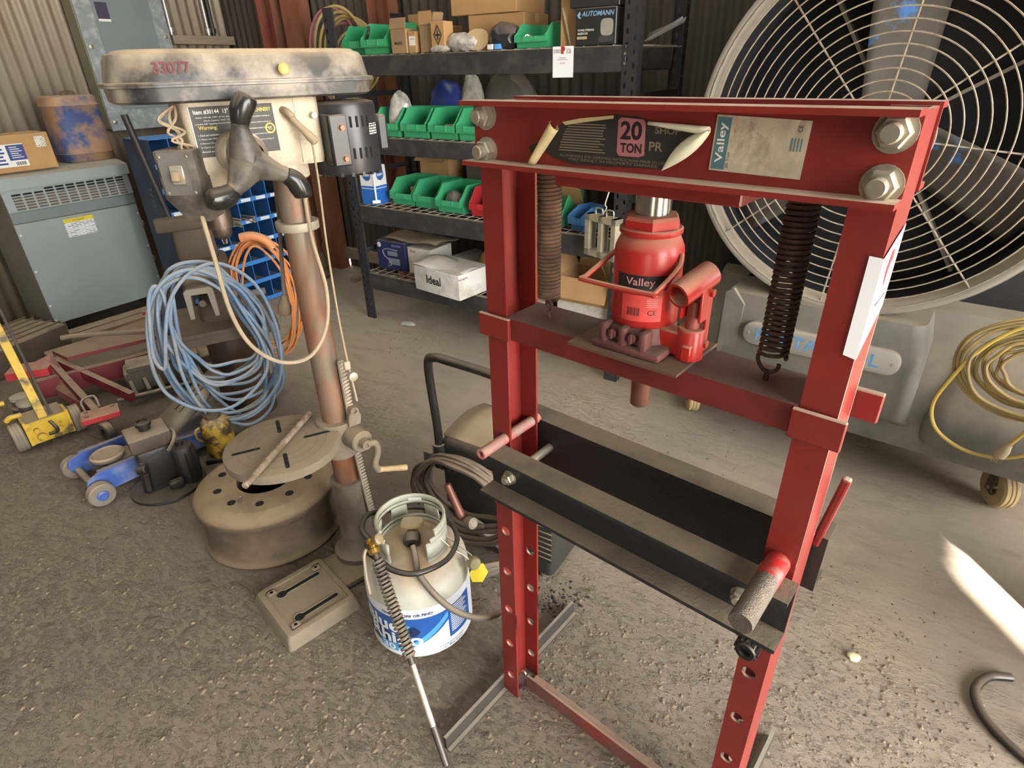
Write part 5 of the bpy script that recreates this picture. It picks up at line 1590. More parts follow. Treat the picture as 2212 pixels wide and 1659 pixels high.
g.obj('diamond_cross', m_ink, c, smooth=0)
c = box3('carton', 'large brown carton under another, on top shelf', -1.985, 2.98, 3, .33, .26, .160, m_cardb, 0.06)
c2 = box3('carton', 'large brown carton stacked on another, on top shelf', -2.05, 2.98, 3, .40, .28, .20, m_cardb, 0.02, dz=.162)
c = box3('carton', 'tan carton with raised flaps behind the hose and bins', -2.57, 3.10, 3, .24, .18, .14, m_cardb, 0, tape=False)
G().bx(-.12, .0, -.002, .0, 0, .06, T(0, -.10, .14) @ Matrix.Rotation(.1, 4, 'X')).obj('flap', m_cardb, c, smooth=0)
G().bx(.005, .12, -.002, .0, 0, .065, T(0, -.10, .14) @ Matrix.Rotation(-.15, 4, 'X')).obj('flap', m_cardb, c, smooth=0)
# tan oval filter / sanding pad lying against the bag
o = G().prism(sq(.065, .048, 36, 2.4), -.004, .004, Matrix.Rotation(PI / 2 - .25, 4, 'X')).obj('filter_pad', mat('tan_pad', 'b69c76', 0.9, 0, 0.06, 20))
place(o, shelf_at(-2.005, 2.725, 3, .048), YR + .1)
tag(o, 'tan oval pad leaning on black plastic bag', 'pad')
for k, (u, mm, lab) in enumerate(((-1.905, m_white, 'small white boxed part in front of black bag'), (-1.865, mat('light_blue_card', '4f97d8', 0.5, 0, 0.06), 'small light blue boxed part beside white one'))):
    o = G().box((0, 0, .0115), (.034 if k == 0 else .03, .03, .023), bev=.002).obj('small_box', mm)
    place(o, shelf_at(u, 2.705, 3), YR + .15 * k)
    tag(o, lab, 'box')
# flattened board and stick
o = G().bx(-.035, .035, -.004, .004, 0, .30, bev=.001).obj('cardboard_sheet', m_cardb)
place(o, shelf_at(-1.50, 2.74, 3), YR + .4, -.05)
tag(o, 'upright strip of brown cardboard on top shelf', 'cardboard')
o = G().bx(-.09, .09, -.003, .003, 0, .32, bev=.001).obj('cardboard_sheet', m_cardd)
place(o, shelf_at(-1.40, 2.98, 3), YR, .06)
tag(o, 'dark upright cardboard sheet behind black steering carton', 'cardboard')
o = G().cyl((0, 0, 0), (0.045, 0, .15), .006, n=8).obj('stick', m_wire)
place(o, shelf_at(-1.475, 2.72, 3), YR + PI)
tag(o, 'pale stick leaning beside black steering carton', 'stick')
# black branded cartons
m_blkbox = mat('black_glossy_carton', '1f2022', 0.4, 0, 0.15, 10, dust=0.5)
c = box3('carton', 'black printed carton with pale blue brand lettering', -1.335, 2.755, 3, .195, .15, .140, m_blkbox, 0, tape=False)
m_aub = mat('pale_blue_ink', '7ba9c9', 0.5, 0, 0.05)
text('AUTOMANN', m_aub, c, face_M(.010, -.0765, .118, '-y'), .155, .019, bold=.02, shear=.25)
g = G().prism([(-.012, 0), (0, .014), (.006, .004), (.0, -.004), (.010, -.014), (-.004, -.012)], 0, .0005, face_M(-.078, -.0755, .115, '-y'))
g.obj('brand_emblem', m_aub, c, smooth=0)
text('POWER STEERING', m_whiteink, c, face_M(-.045, -.0765, .058, '-y'), .078, .008, bold=.02)
text('RESERVOIR', m_whiteink, c, face_M(-.060, -.0765, .045, '-y'), .05, .008, bold=.02)
G().bx(-.088, -.04, -.0762, -.0755, .024, .034).obj('print_band', mat('gold_ink', 'c3b183', 0.6, 0, 0.05), c, smooth=0)
text('COVER KIT', m_ink, c, face_M(-.064, -.0768, .029, '-y'), .038, .006)
G().prism(sq(.030, .032, 28, 3.5), 0, .0006, face_M(.055, -.0755, .066, '-y')).obj('printed_reservoir', mat('grey_print', '8f8c85', 0.6, 0, 0.1), c, smooth=0)
G().prism(rrect(-.036, .036, -.012, .012, .008), 0, .0005, face_M(.053, -.0755, .022, '-y')).obj('printed_cap', mat('dark_grey_print', '3a3a3c', 0.6, 0, 0.1), c, smooth=0)
c = box3('carton', 'scuffed black carton stacked on branded black carton', -1.350, 2.76, 3, .23, .16, .14, m_blkbox, .06, dz=.142, tape=False)
G().bx(.075, .105, -.0815, -.0805, .06, .13).obj('label', m_white, c, smooth=0)
# third shelf cartons
m_empi = mat('glossy_white_carton', 'dedfdf', 0.4, 0, 0.04)
c = box3('carton', 'white and blue carton with round blue badges standing cornerwise', -2.915, 2.775, 1, .118, .118, .235, m_empi, 0.06, tape=False)
m_eblue = mat('carton_blue', '2a68b8', 0.4, 0, 0.06)
for f_, nm in (('-y', 0), ('+x', 1), ('-x', 2)):
    fm = {'-y': face_M(0, -.0592, 0, '-y'), '+x': face_M(.0592, 0, 0, '+x'), '-x': face_M(-.0592, 0, 0, '-x')}[f_]
    p = G().prism([(-.058, .002), (.058, .002), (.058, .115), (-.058, .115)], 0, .0006, fm).obj('blue_half', m_eblue, c, smooth=0)
    G().prism([(-.05, .098), (.05, .098), (.05, .102), (-.05, .102)], .0006, .0010, fm).obj('white_stripe', m_empi, p, smooth=0)
    b_ = G().lathe([(.0, .0), (.034, .0), (.034, .0006), (0, .0006)], fm @ T(0, .18, 0), 30, cap=False).obj('round_badge', mat('badge_blue', '2b5f9f', 0.5, 0, 0.05), c)
    text('EMPI', m_empi, b_, fm @ T(0, .18, .001), .052, .014, bold=.02)
g = G().cyl((0, -.063, .03), (0, -.063, .2), .006, n=10)
g.box((0, -.063, .022), (.05, .004, .02), bev=.003)
o = g.obj('printed_axle', m_empi, c)
o.matrix_local = Matrix.Rotation(math.radians(45), 4, 'Z') @ T(0, -.021, 0)
c = carton('carton', 'open brown carton behind the third-shelf green bins', 'box', shelf_at(-2.66, 3.155, 1), YR, .24, .15, .28, m_cardb, open_=True)
c = carton('carton', 'small dark open carton inside a third-shelf green bin', 'box', shelf_at(-2.665, 2.90, 1, .007), YR + .2, .06, .06, .10, m_cardd, tape=False)
c = carton('carton', 'dull grey carton at the back of the third shelf', 'box', shelf_at(-2.28, 3.14, 1), YR + .1, .22, .14, .24, mat('dark_card', '4f473e', 0.9, 0, 0.1, dust=.3), tape=False)
o = G().bx(-.06, .06, -.002, .002, 0, .14).obj('cardboard_sheet', m_cardb)
place(o, shelf_at(-1.53, 2.90, 1, .10), YR, .7, .2)
tag(o, 'loose tan cardboard flap above the blue hopper bin', 'cardboard')
# bottom shelf
m_navy = mat('navy_pump_carton', '232a55', 0.45, 0, 0.15, 10, dust=0.4)
c = box3('carton', 'navy carton printed with a grey pump picture', -2.868, 2.90, 0, .25, .20, .195, m_navy, 0.05, tape=False)
fm = face_M(0, -.1006, .095, '-y')
G().lathe([(0, 0), (.017, 0), (.017, .0005), (0, .0005)], fm @ T(-.098, .072, 0), 20, cap=False).obj('round_badge', m_white, c)
m_pic = mat('printed_grey', '7d8390', 0.5, 0, 0.1)
G().tube(smoothpath([(.06, .045, 0), (-.03, .05, 0), (-.07, .035, 0), (-.06, .0, 0), (-.02, -.03, 0), (-.01, -.06, 0), (-.04, -.07, 0)], 6), .004, 6, M=fm).obj('printed_hose', m_pic, c)
G().prism(rrect(-.03, .055, .005, .035, .006), 0, .0006, fm).prism(rrect(-.03, .07, -.055, -.012, .004), 0, .0006, fm).obj('printed_pump', m_pic, c, smooth=0)
G().prism([(.01, .068), (.09, .068), (.09, .082), (.01, .082)], 0, .0005, fm).obj('print_block', mat('violet_print', '5d5f94', 0.5, 0, 0.1), c, smooth=0)
m_wbox = mat('dirty_white_carton', 'c9c4ba', 0.6, 0, 0.12, 8, dust=0.5, col2='8c8272', mix2=0.3, scale2=9)
c = box3('carton', 'dirty white carton between navy carton and Ideal carton', -2.63, 2.93, 0, .20, .22, .175, m_wbox, 0.0, tape=False)
text('BSA', mat('maroon_ink', '7b4036', 0.7, 0, 0.1), c, face_M(-.05, -.1115, .15, '-y'), .05, .014)
o = G().grid(10, 6, lambda a, b: (.46 * (a - .5), .26 * (b - .5), .008 * math.sin(9 * a + 3 * b) + .012 * math.sin(5 * b) * a)).obj('torn_cardboard', mat('stained_card', '6c5d4c', 0.9, 0, 0.25, 9, dust=0.5), None, fix=False, solid=.006)
place(o, shelf_at(-2.72, 2.95, 0, .212), YR + .05)
tag(o, 'stained torn cardboard lying over navy and white cartons', 'cardboard')
o = G().box((0, 0, .02), (.08, .42, .10), bev=.004).obj('steel_strip_box', mat('pale_metal_box', 'a5a39d', 0.4, 0.3, 0.1, 8, dust=0.3))
place(o, shelf_at(-2.47, 3.02, 0, .03), YR - .1)
tag(o, 'long pale metal box behind the Ideal carton', 'box')
m_idl = mat('crumpled_white_carton', 'cfcdc8', 0.6, 0, 0.08, 9, dust=0.4, col2='a39a88', mix2=0.22, scale2=7, bump=0.3, bscale=18)
idb = thing('carton', 'battered white carton lettered Ideal overhanging the bottom shelf', 'box', room(-2.262, 2.705, LT[0] + .0035), YR - .12)
g = loft(G(), [(rrect(-.195, .192, -.135, .135, .006, 2), 0), (rrect(-.198, .196, -.138, .137, .008, 2), .075), (rrect(-.197, .19, -.135, .135, .008, 2), .152)])
g.obj('body', m_idl, idb, smooth=40)
G().grid(8, 6, lambda a, b: (-.205 + .39 * a + .01 * math.sin(6 * b), -.137 + .235 * b, .157 + .018 * math.sin(PI * b) + .006 * math.sin(7 * a) - .02 * a)).obj('lid_flap', m_idl, idb, smooth=60, fix=False, solid=.003)
text('Ideal', m_ink, idb, face_M(-.02, -.1395, .085, '-y'), .125, .052, bold=.02)
text('NC0878', mat('grey_ink', '6a655e', 0.7, 0, 0.1), idb, face_M(.1965, -.10, .125, '+x'), .07, .013)
crumple('kraft_paper', 'crumpled brown kraft paper behind the Ideal carton', 'paper', shelf_at(-2.04, 2.96, 0, .10), (.26, .20, .15), m_cardb, 14, sharp=.5)
c = carton('carton', 'torn open brown carton on bottom shelf beside rack post', 'box', shelf_at(-1.37, 2.84, 0), YR, .30, .24, .20, m_cardb, open_=True, flaps=((0, -1, 2.75, 'x'), (0, 1, .35, 'x'), (-1, 0, .5, 'y'), (1, 0, -.5, 'y')))
G().bx(-.155, .155, -.1225, -.1212, 0, .06).obj('white_base_band', m_wbox, c, smooth=0)
c = carton('carton', 'plain brown carton hidden behind the press jack', 'box', shelf_at(-1.74, 2.92, 0), YR, .3, .3, .22, m_cardd)

# beige two-window frame hanging on a string
fr = thing('hanging_bracket', 'beige two-window plastic bracket hanging on a string from rack', 'bracket', room(-1.225, 2.585, .71), YR - .35)
g = G()
w, h, d = .205, .20, .05
for x0, x1 in ((-w / 2, -w / 2 + .028), (-.012, .012), (w / 2 - .028, w / 2)):
    g.bx(x0, x1, 0, d, 0, h)
for z0, z1 in ((0, .03), (h - .03, h)):
    g.bx(-w / 2, w / 2, 0, d, z0, z1)
g.obj('frame', mat('beige_bracket', 'a39b85', 0.7, 0, 0.15, 15, dust=0.5), fr, smooth=0)
for x in (-.028, .045):
    G().tube(smoothpath([(x - .022, .02, h), (x - .02, .02, h + .03), (x + .02, .02, h + .03), (x + .022, .02, h)], 4), .004, 8).obj('wire_loop', m_zinc, fr)
G().tube(smoothpath([(.0, .02, h + .01), (.01, .03, h + .04), (.0, .03, h + .055), (.0, .055, h + .12), (.0, .098, h + .25)], 4), .003, 6).obj('string', m_whiteink, fr)
# hoses hung at the end of the rack
for k, (mm, lab, n_, off) in enumerate(((mat('faded_pink_hose', 'a86f72', 0.6, 0, 0.15, 10), 'faded red air hose coil hanging behind yellow hose', 4, 0.0), (mat('faded_yellow_hose', 'a89252', 0.6, 0, 0.15, 10, col2='8d8262', mix2=.4), 'faded yellow air hose coil hanging by the rack end', 6, .06))):
    h_ = thing('coiled_hose', lab, 'hose', room(-3.50 + off * 1.6, 3.14 - off * .6, 1.33), YR + .5)
    g = G()
    random.seed(31 + k)
    for j in range(n_):
        R1 = .30 + random.uniform(-.02, .02) - .012 * j
        pts = [(R1 * .62 * math.sin(2 * PI * i / 14) + .022 * j, .018 * j + random.uniform(-.006, .006), .30 + (R1 - .02 * j) * math.cos(2 * PI * i / 14)) for i in range(14)]
        g.tube(smoothpath(pts, 5, True), .0095, 8, closed=True)
    g.obj('coil', mm, h_)
# loose plastic strip by the right post
o = G().grid(6, 2, lambda a, b: (.16 * a, .05 * b, .05 * a - .02 * math.sin(PI * b) - .03 * (1 - a) * (1 - b))).obj('plastic_strip', mat('grey_strip', '7d7a75', 0.5, 0, 0.1), None, fix=False, solid=.002)
place(o, room(-1.125, 2.72, 1.66), YR)
tag(o, 'grey bent plastic strip sticking out past the right rack post', 'strip')
# ================================================================ truck wheel rim lying flat
m_rim = mat('dusty_rim_steel', '6b5844', 0.85, 0.05, 0.2, 6, dust=0.95, dustcol='8f7b60', col2='3f342b', mix2=0.5, scale2=7, sharp2=0.15, bump=0.2, bscale=60)
rim = thing('truck_wheel', 'dusty steel truck wheel rim lying under the drill table', 'wheel rim', (-.93, 1.775, 0), .35)
pr = [(.235, .0), (.252, .004), (.256, .014), (.250, .024), (.243, .034), (.241, .075), (.239, .12), (.241, .150), (.248, .168), (.254, .178), (.256, .190), (.252, .200), (.240, .207), (.226, .216), (.212, .226), (.204, .228), (.105, .228), (.100, .225), (.100, .205), (.190, .19), (.21, .10), (.225, .01), (.235, 0)]
rb_ = G().lathe(pr, None, 64, cap=False).obj('rim_barrel', m_rim, rim, smooth=50)
for k in range(10):
    a = 2 * PI * k / 10 + .2
    G().lathe([(.0, .2282), (.0145, .2282), (.0145, .2290), (0, .2290)], T(.165 * math.cos(a), .165 * math.sin(a), 0), 16, cap=False).obj('bolt_hole', m_slot, rim)
G().box((-.17, -.15, .205), (.012, .012, .03), rot(0, .4, 0), bev=.003).obj('valve_stem', m_rim, rim)

# ================================================================ propane cylinder
m_pc = mat('dusty_white_tank', 'b7b6a6', 0.45, 0.0, 0.08, 7, dust=0.95, dustcol='a68f74', col2='cfd2c9', mix2=0.35, scale2=6)
m_pcg = mat('tank_collar_grey_green', 'b0b1a2', 0.5, 0.0, 0.08, 9, dust=0.35)
PX_, PY_ = -.298, 1.283
tank = thing('propane_cylinder', 'white propane cylinder with blue printed sleeve and dusty shoulder', 'propane cylinder', (PX_, PY_, 0), 0)
G().lathe([(.0, .018), (.105, .018), (.135, .028), (.150, .05), (.1535, .075), (.1535, .255), (.148, .29), (.128, .322), (.095, .345), (.05, .356), (0, .358)], None, 56, cap=False).obj('tank', m_pc, tank, smooth=60)
G().lathe([(.112, 0), (.118, 0), (.120, .03), (.112, .03), (.112, 0)], None, 40, cap=False).obj('foot_ring', m_pcg, tank)
# collar: a curved guard, open towards the camera, with three hand holes
def collar_arc(a0, a1, z0, z1, r0=.098, r1=.094):
    g = G()
    n_ = max(2, int(abs(a1 - a0) / .12))
    def f(u, v):
        a = a0 + (a1 - a0) * u
        r = r0 + (r1 - r0) * v
        return (r * math.cos(a), r * math.sin(a), z0 + (z1 - z0) * v)
    return g.grid(n_, 1, f)
cg = G()
A0, A1 = math.radians(-58), math.radians(238)
def cband(a0, a1, z0, z1):
    n_ = max(2, int(abs(a1 - a0) / .1))
    cg.grid(n_, 1, lambda u, v: ((.099 - .004 * v) * math.cos(a0 + (a1 - a0) * u), (.099 - .004 * v) * math.sin(a0 + (a1 - a0) * u), z0 + (z1 - z0) * v))
d_ = math.radians
cband(A0, A1, .325, .356)
cband(d_(-40), d_(220), .420, .440)
cband(A0, A1, .356, .368)
cband(d_(-50), d_(230), .408, .420)
for a0, a1 in ((A0, d_(18)), (d_(44), d_(74)), (d_(106), d_(136)), (d_(162), A1)):
    cband(a0, a1, .368, .408)
bmesh.ops.remove_doubles(cg.bm, verts=list(cg.bm.verts), dist=.0005)
col_o = cg.obj('collar', m_pcg, tank, smooth=60, fix=False, solid=.004)
G().tube([(.095 * math.cos(d_(-40 + 260 * i / 40)), .095 * math.sin(d_(-40 + 260 * i / 40)), .440) for i in range(41)], .0045, 8).obj('collar_rim', m_pcg, tank)
G().bx(-.02, .02, .0, .001, 0, .010, T(0, .0925, .421)).obj('collar_plate', m_white, tank, smooth=0)
g = G().lathe([(.018, .355), (.018, .375), (.012, .38), (.012, .40)], T(0, .01, 0), 16)
g.prism([(-.030, -.012), (-.010, -.020), (.018, -.018), (.034, -.004), (.028, .014), (.0, .020), (-.026, .014)], .40, .413, T(0, .012, 0))
valve = g.obj('valve', mat('dusty_brass', '9d8b66', 0.5, 0.4, 0.15, 20, dust=0.6), tank)
G().lathe([(.016, 0), (.024, .006), (.026, .02), (.024, .032), (.018, .036)], align(Vector((0, -.005, .382)), Vector((.006, -.06, .36))), 12).obj('valve_coupling', m_gloss, tank)
# printed sleeve
ac = math.radians(-92)
m_slv = mat('white_sleeve', 'd5d8dc', 0.45, 0, 0.06, 8, dust=0.15)
m_sblue = mat('sleeve_deep_blue', '27559b', 0.4, 0, 0.15, 14)
m_snavy = mat('sleeve_navy', '1d2c4f', 0.4, 0, 0.1)
m_ssky = mat('sleeve_sky_blue', '4d9bd6', 0.4, 0, 0.08)
RS = .1542
slv = wrap_label(RS, ac - 1.75, ac + 1.65, .045, .238, m_slv, 'printed_sleeve', tank, 40)
def wrap_poly(poly, m, name, par, r, nsub=10):
    """polygon strip [(angle, z_low, z_high)] wrapped on the tank"""
    g = G()
    vs, fs = [], []
    for a, z0, z1 in poly:
        vs += [(r * math.cos(a), r * math.sin(a), z0), (r * math.cos(a), r * math.sin(a), z1)]
    for i in range(len(poly) - 1):
        fs.append((2 * i, 2 * i + 2, 2 * i + 3, 2 * i + 1))
    return g.add(vs, fs).obj(name, m, par, smooth=60, fix=False)
wrap_poly([(ac - 1.2 + .1 * k, .075 if k < 9 else .075 + .095 * ((k - 9) / 11) ** 1.6, .202) for k in range(21)], m_sblue, 'blue_field', slv, RS + .0005)
wrap_poly([(ac - 1.2 + .06 * k, .075, .165 - .03 * k / 12) for k in range(13)], m_snavy, 'navy_field', slv, RS + .0008)
wrap_poly([(ac - .28 + .09 * k, .070 + .115 * (k / 12) ** 1.5, .082 + .125 * (k / 12) ** 1.3) for k in range(13)], m_ssky, 'sky_swoosh', slv, RS + .0011)
pb = wrap_label(RS + .0012, ac + .72, ac + 1.32, .085, .205, m_sblue, 'info_panel', slv, 10)
for k in range(13):
    wrap_label(RS + .0015, ac + .77, ac + 1.10 + .16 * ((k * 7) % 5) / 5, .198 - k * .008, .2008 - k * .008 + .0012, m_slv, 'print_line', pb, 6)
wrap_text('Blue', m_slv, slv, RS + .0016, ac - .62, .168, .130, .050, bold=.03)
wrap_text('Rhino', m_slv, slv, RS + .0016, ac - .36, .118, .175, .048, bold=.03)
p30 = wrap_label(RS + .0012, ac - .70, ac - .30, .062, .092, m_ssky, 'size_badge', slv, 8)
wrap_text('30', m_slv, p30, RS + .0018, ac - .50, .077, .046, .024, bold=.03)
wrap_text('FIND A STORE OR FIND', m_snavy, slv, RS + .0016, ac - .05, .216, .15, .010, bold=.02)
wrap_text("it's not just propane,", m_snavy, slv, RS + .0016, ac + .78, .066, .09, .008)
wrap_text("it's Blue Rhino", m_snavy, slv, RS + .0016, ac + .80, .056, .07, .008)
wrap_poly([(ac - .12 + .05 * k, .150 - .02 * math.sin(PI * k / 6), .150 + .022 * math.sin(PI * k / 6)) for k in range(7)], m_snavy, 'dark_dot', slv, RS + .0018)
wrap_poly([(ac - .20 + .04 * k, .163 - .016 * math.sin(PI * k / 6), .163 + .018 * math.sin(PI * k / 6)) for k in range(7)], m_ssky, 'sky_dot', slv, RS + .0015)

# ================================================================ weed torch, its hoses and striker
m_hblk = mat('black_gas_hose', '1f1e1e', 0.35, 0, 0.2, 16, dust=0.15)
m_hgry = mat('dusty_gas_hose', '5f584f', 0.6, 0, 0.2, 12, dust=0.6)
m_brass = mat('yellow_brass', 'c09a4f', 0.3, 0.85, 0.12, 20)
m_wsteel = mat('pale_torch_tube', 'c6beae', 0.4, 0.5, 0.15, 25, dust=0.15)
TA, TE = Vector((-.387, 1.189, .425)), Vector((-.19, .842, .013))
tch = thing('weed_torch', 'propane weed torch with spring grip leaning on the cylinder', 'torch', TA, 0)
dirv = (TE - TA)
LT_ = dirv.length
tm = align(Vector((0, 0, 0)), dirv)
g = G()
npt = 16 * 24
pts = []
for i in range(npt + 1):
    f = i / npt
    a = 2 * PI * 24 * f
    pts.append(tm @ Vector((.0135 * math.cos(a), .0135 * math.sin(a), LT_ * (.075 + .455 * f))))
g.tube(pts, .0042, 6)
g.obj('spring_grip', m_blk, tch)
G().cyl((0, 0, LT_ * .03), (0, 0, LT_ * .56), .0085, n=14, M=tm).obj('grip_tube', m_gloss, tch)
G().cyl((0, 0, LT_ * .56), (0, 0, LT_ * .835), .0072, n=14, M=tm).obj('torch_tube', m_wsteel, tch)
G().cyl((0, 0, LT_ * .835), (0, 0, LT_ * 1.0), .0095, .0085, n=14, M=tm).obj('torch_tip', m_gloss, tch)
g = G().lathe([(.010, -.02), (.014, -.018), (.014, -.006), (.010, -.004), (.010, .008), (.016, .01), (.016, .022), (.009, .026)], tm, 12)
g.cyl((-.002, .0, .008), (.016, -.004, .022), .009, n=10)
bv = g.obj('brass_valve', m_brass, tch)
G().lathe([(.013, 0), (.015, .004), (.015, .012), (.011, .015)], align(Vector((.014, -.002, .020)), Vector((.03, -.008, .032))), 10).obj('valve_knob', mat('dusty_brass', '9d8b66'), bv)
G().tube(smoothpath([(-.016, -.004, -.01), (-.024, -.012, -.03), (-.022, -.03, -.09), (-.014, -.05, -.13)], 5), .0045, 8).obj('trigger_lever', m_rack, tch)
hoseA = [(-.004, .004, .012), (-.030, .030, .022), (-.038, .062, .018), (-.034, .113, .008), (.004, .163, -.02), (.06, .205, -.045), (.12, .21, -.055), (.174, .18, -.055), (.212, .111, -.06), (.216, .055, -.062), (.189, -.006, -.062), (.12, -.053, -.055), (.057, -.044, -.05), (.014, -.010, -.045), (-.03, .04, -.06), (-.045, .11, -.075)]
G().tube(smoothpath(hoseA, 7), .0078, 10).obj('torch_hose', m_hblk, tch)
hoseB = [(.097, .044, -.05), (.104, .026, -.058), (.111, -.002, -.068), (.123, -.037, -.075), (.164, -.063, -.125), (.219, -.085, -.165), (.286, -.076, -.205), (.342, -.021, -.245), (.40, .08, -.28)]
G().tube(smoothpath(hoseB, 7), .0088, 10).obj('supply_hose', m_hgry, tch)
# wire striker hung on the collar, with a yellow tag
stk = thing('flint_striker', 'wire flint striker hooked on the cylinder collar', 'striker', (PX_ + .085, PY_ - .01, .40), 0)
g = G()
for s_ in (-1, 1):
    g.tube(smoothpath([(-.02, -.02 * 0, .012), (-.006, s_ * .012 - .02, .006), (.035, s_ * .014 - .022, -.045), (.06, s_ * .011 - .025, -.065), (.085, s_ * .012 - .03, -.09)], 5), .0022, 6)
g.tube(smoothpath([(-.006, -.032, .006), (-.022, -.02, .014), (-.006, -.008, .006)], 5), .0022, 6)
g.obj('striker_wire', m_zinc, stk)
G().lathe([(.017, 0), (.019, .004), (.019, .02), (.016, .024)], align(Vector((.083, -.03, -.098)), Vector((.10, -.055, -.09))), 18).obj('striker_cup', mat('khaki_cup', '8d8465', 0.5, 0.2, 0.12), stk)
G().prism([(-.020, -.042), (.009, -.050), (.030, -.025), (.020, .004), (-.006, .006), (-.025, -.016)], 0, .001, T(.098, -.04, -.108) @ rot(1.15, 0, .3)).obj('yellow_tag', m_ylw, stk, smooth=0)

# ================================================================ welder with wound leads
m_wblk = mat('dusty_black_welder', '222122', 0.5, 0, 0.2, 10, dust=1.0, dustcol='9b8a74')
wd_ = thing('welder', 'black portable welder with tubular handle and wound leads', 'welder', (-.25, 1.665, 0), -.57)
WL, WDp, WH = .435, .26, .455
g = loft(G(), [(rrect(0, WL, 0, WDp, .02), .03), (rrect(-.005, WL, -.005, WDp, .03), .2), (rrect(-.005, WL, -.005, WDp, .03), WH - .03), (rrect(.005, WL - .01, .01, WDp - .01, .03), WH)])
g.obj('case', m_wblk, wd_, smooth=40)
g = G().grid(6, 10, lambda a, b: (.01 + .40 * a, .01 + .24 * b, WH + .004 + .022 * math.sin(PI * b)))
g.obj('top_pad', mat('dusty_pad', 'a08d74', 0.9, 0, 0.1, 12), wd_, smooth=60, fix=False, solid=.004)
for k in range(9):
    G().bx(WL - .075, WL + .002, -.009, -.004, .10 + k * .022, .112 + k * .022).obj('vent_louvre', m_wblk, wd_, smooth=0)
G().tube(smoothpath([(.0, -.006, .36), (.0, -.006, .50), (-.015, -.004, .72), (.015, -.004, .755), (.06, -.004, .757), (.20, -.004, .752), (.25, -.004, .742), (.275, -.004, .70), (.275, -.004, .50), (.275, -.004, .38)], 6), .0145, 12).obj('tube_handle', m_gloss, wd_)
for x in (.0, .275):
    G().pipe((x, -.006, .34), (x, -.006, .43), .022, .0146, 14).obj('handle_socket', m_wblk, wd_)
for x in (.055, .20):
    hk = G().box((x, -.02, .37), (.045, .03, .06), bev=.006)
    hk.box((x - .012, -.045, .39), (.012, .022, .05), bev=.003).box((x + .012, -.045, .39), (.012, .022, .05), bev=.003)
    hk.obj('cable_hook', m_wblk, wd_)
m_lead = mat('brown_welding_lead', '4b3f35', 0.65, 0, 0.2, 14, dust=0.5)
g = G()
random.seed(8)
for k in range(5):
    pts = []
    for i in range(12):
        a = 2 * PI * i / 12
        pts.append((.13 + (.165 + .008 * k) * math.cos(a) + random.uniform(-.01, .01), -.045 - .012 * k + random.uniform(-.006, .006), .32 - .01 * k + (.115 + .01 * k) * math.sin(a) + random.uniform(-.01, .01)))
    g.tube(smoothpath(pts, 6, True), .0085, 8, closed=True)
g.tube(smoothpath([(.02, -.05, .40), (-.03, -.06, .30), (.05, -.08, .22), (.15, -.09, .20), (.22, -.08, .22)], 6), .0085, 8)
g.obj('welding_lead', m_lead, wd_)
g = G()
for k in range(3):
    g.tube(smoothpath([(-.02 - .01 * k, -.03, .40), (-.03, -.05, .2), (.0, -.08, .08), (.10 + .03 * k, -.12, .02), (.24, -.13, .05 + .02 * k), (.33, -.06, .12), (.30, -.05, .20)], 6), .009, 8)
g.obj('mains_lead', m_hgry, wd_)
g = G().cyl((.10, -.10, .36), (.155, -.105, .245), .012, .016, n=10, bev=.002)
cl = g.obj('earth_clamp', mat('coppery_clamp', '8a5d50', 0.5, 0.4, 0.2, 20), wd_)
G().lathe([(.016, 0), (.02, .004), (.02, .03), (.012, .036)], align(Vector((.18, -.11, .245)), Vector((.23, -.12, .26))), 10).obj('clamp_nut', m_gjunk, cl)
for k in range(4):
    a = Vector((.12 + .02 * k, -.01, .03)); b = Vector((.33, -.02 - .01 * k, .16 - .02 * k))
G().sweep([(-.02, -.008), (.02, -.008), (.02, .008), (-.02, .008)], (.09, -.05, .20), (.36, -.03, .09)).obj('base_strut', m_gjunk, wd_, smooth=0)
G().sweep([(-.02, -.008), (.02, -.008), (.02, .008), (-.02, .008)], (.05, -.05, .06), (.30, -.03, .16)).obj('base_strut', m_gjunk, wd_, smooth=0)
for x in (.04, WL - .05):
    for y in (.03, WDp - .03):
        G().lathe([(.018, 0), (.02, .03)], T(x, y, 0), 14).obj('foot', m_blk, wd_)
# ================================================================ portable evaporative cooler
m_shell = mat('grey_rotomoulded_plastic', '56554f', 0.6, 0, 0.14, 5, dust=0.9, dustcol='8f8371', col2='7a746a', mix2=0.4, scale2=3.5, sharp2=0.2, bump=0.05, bscale=120)
m_shroud = mat('pale_fan_shroud', '8d867a', 0.55, 0.2, 0.12, 9, dust=0.7)
m_guard = mat('fan_guard_wire', 'a99f8e', 0.45, 0.4, 0.15, 30, col2='8d6a48', mix2=0.25, scale2=25)
m_bladem = mat('fan_blade', '4d4841', 0.7, 0.2, 0.15, 9, col2='3d76b8', mix2=0.36, scale2=4, sharp2=0.03, dust=0.4)
m_inner = mat('dark_cooler_inside', '17171a', 0.8, 0, 0.2, 6)  # near-black puts the inside shade into the barrel and back disc colour
CA, CZ, CR = .54, 1.315, .615
ev = thing('evaporative_cooler', 'big grey portable evaporative cooler with round wire fan guard', 'air cooler', (.895, 2.539, 0), -.68)
FMx = face_M(CA, -.10, CZ, '-y')           # local z points out of the fan
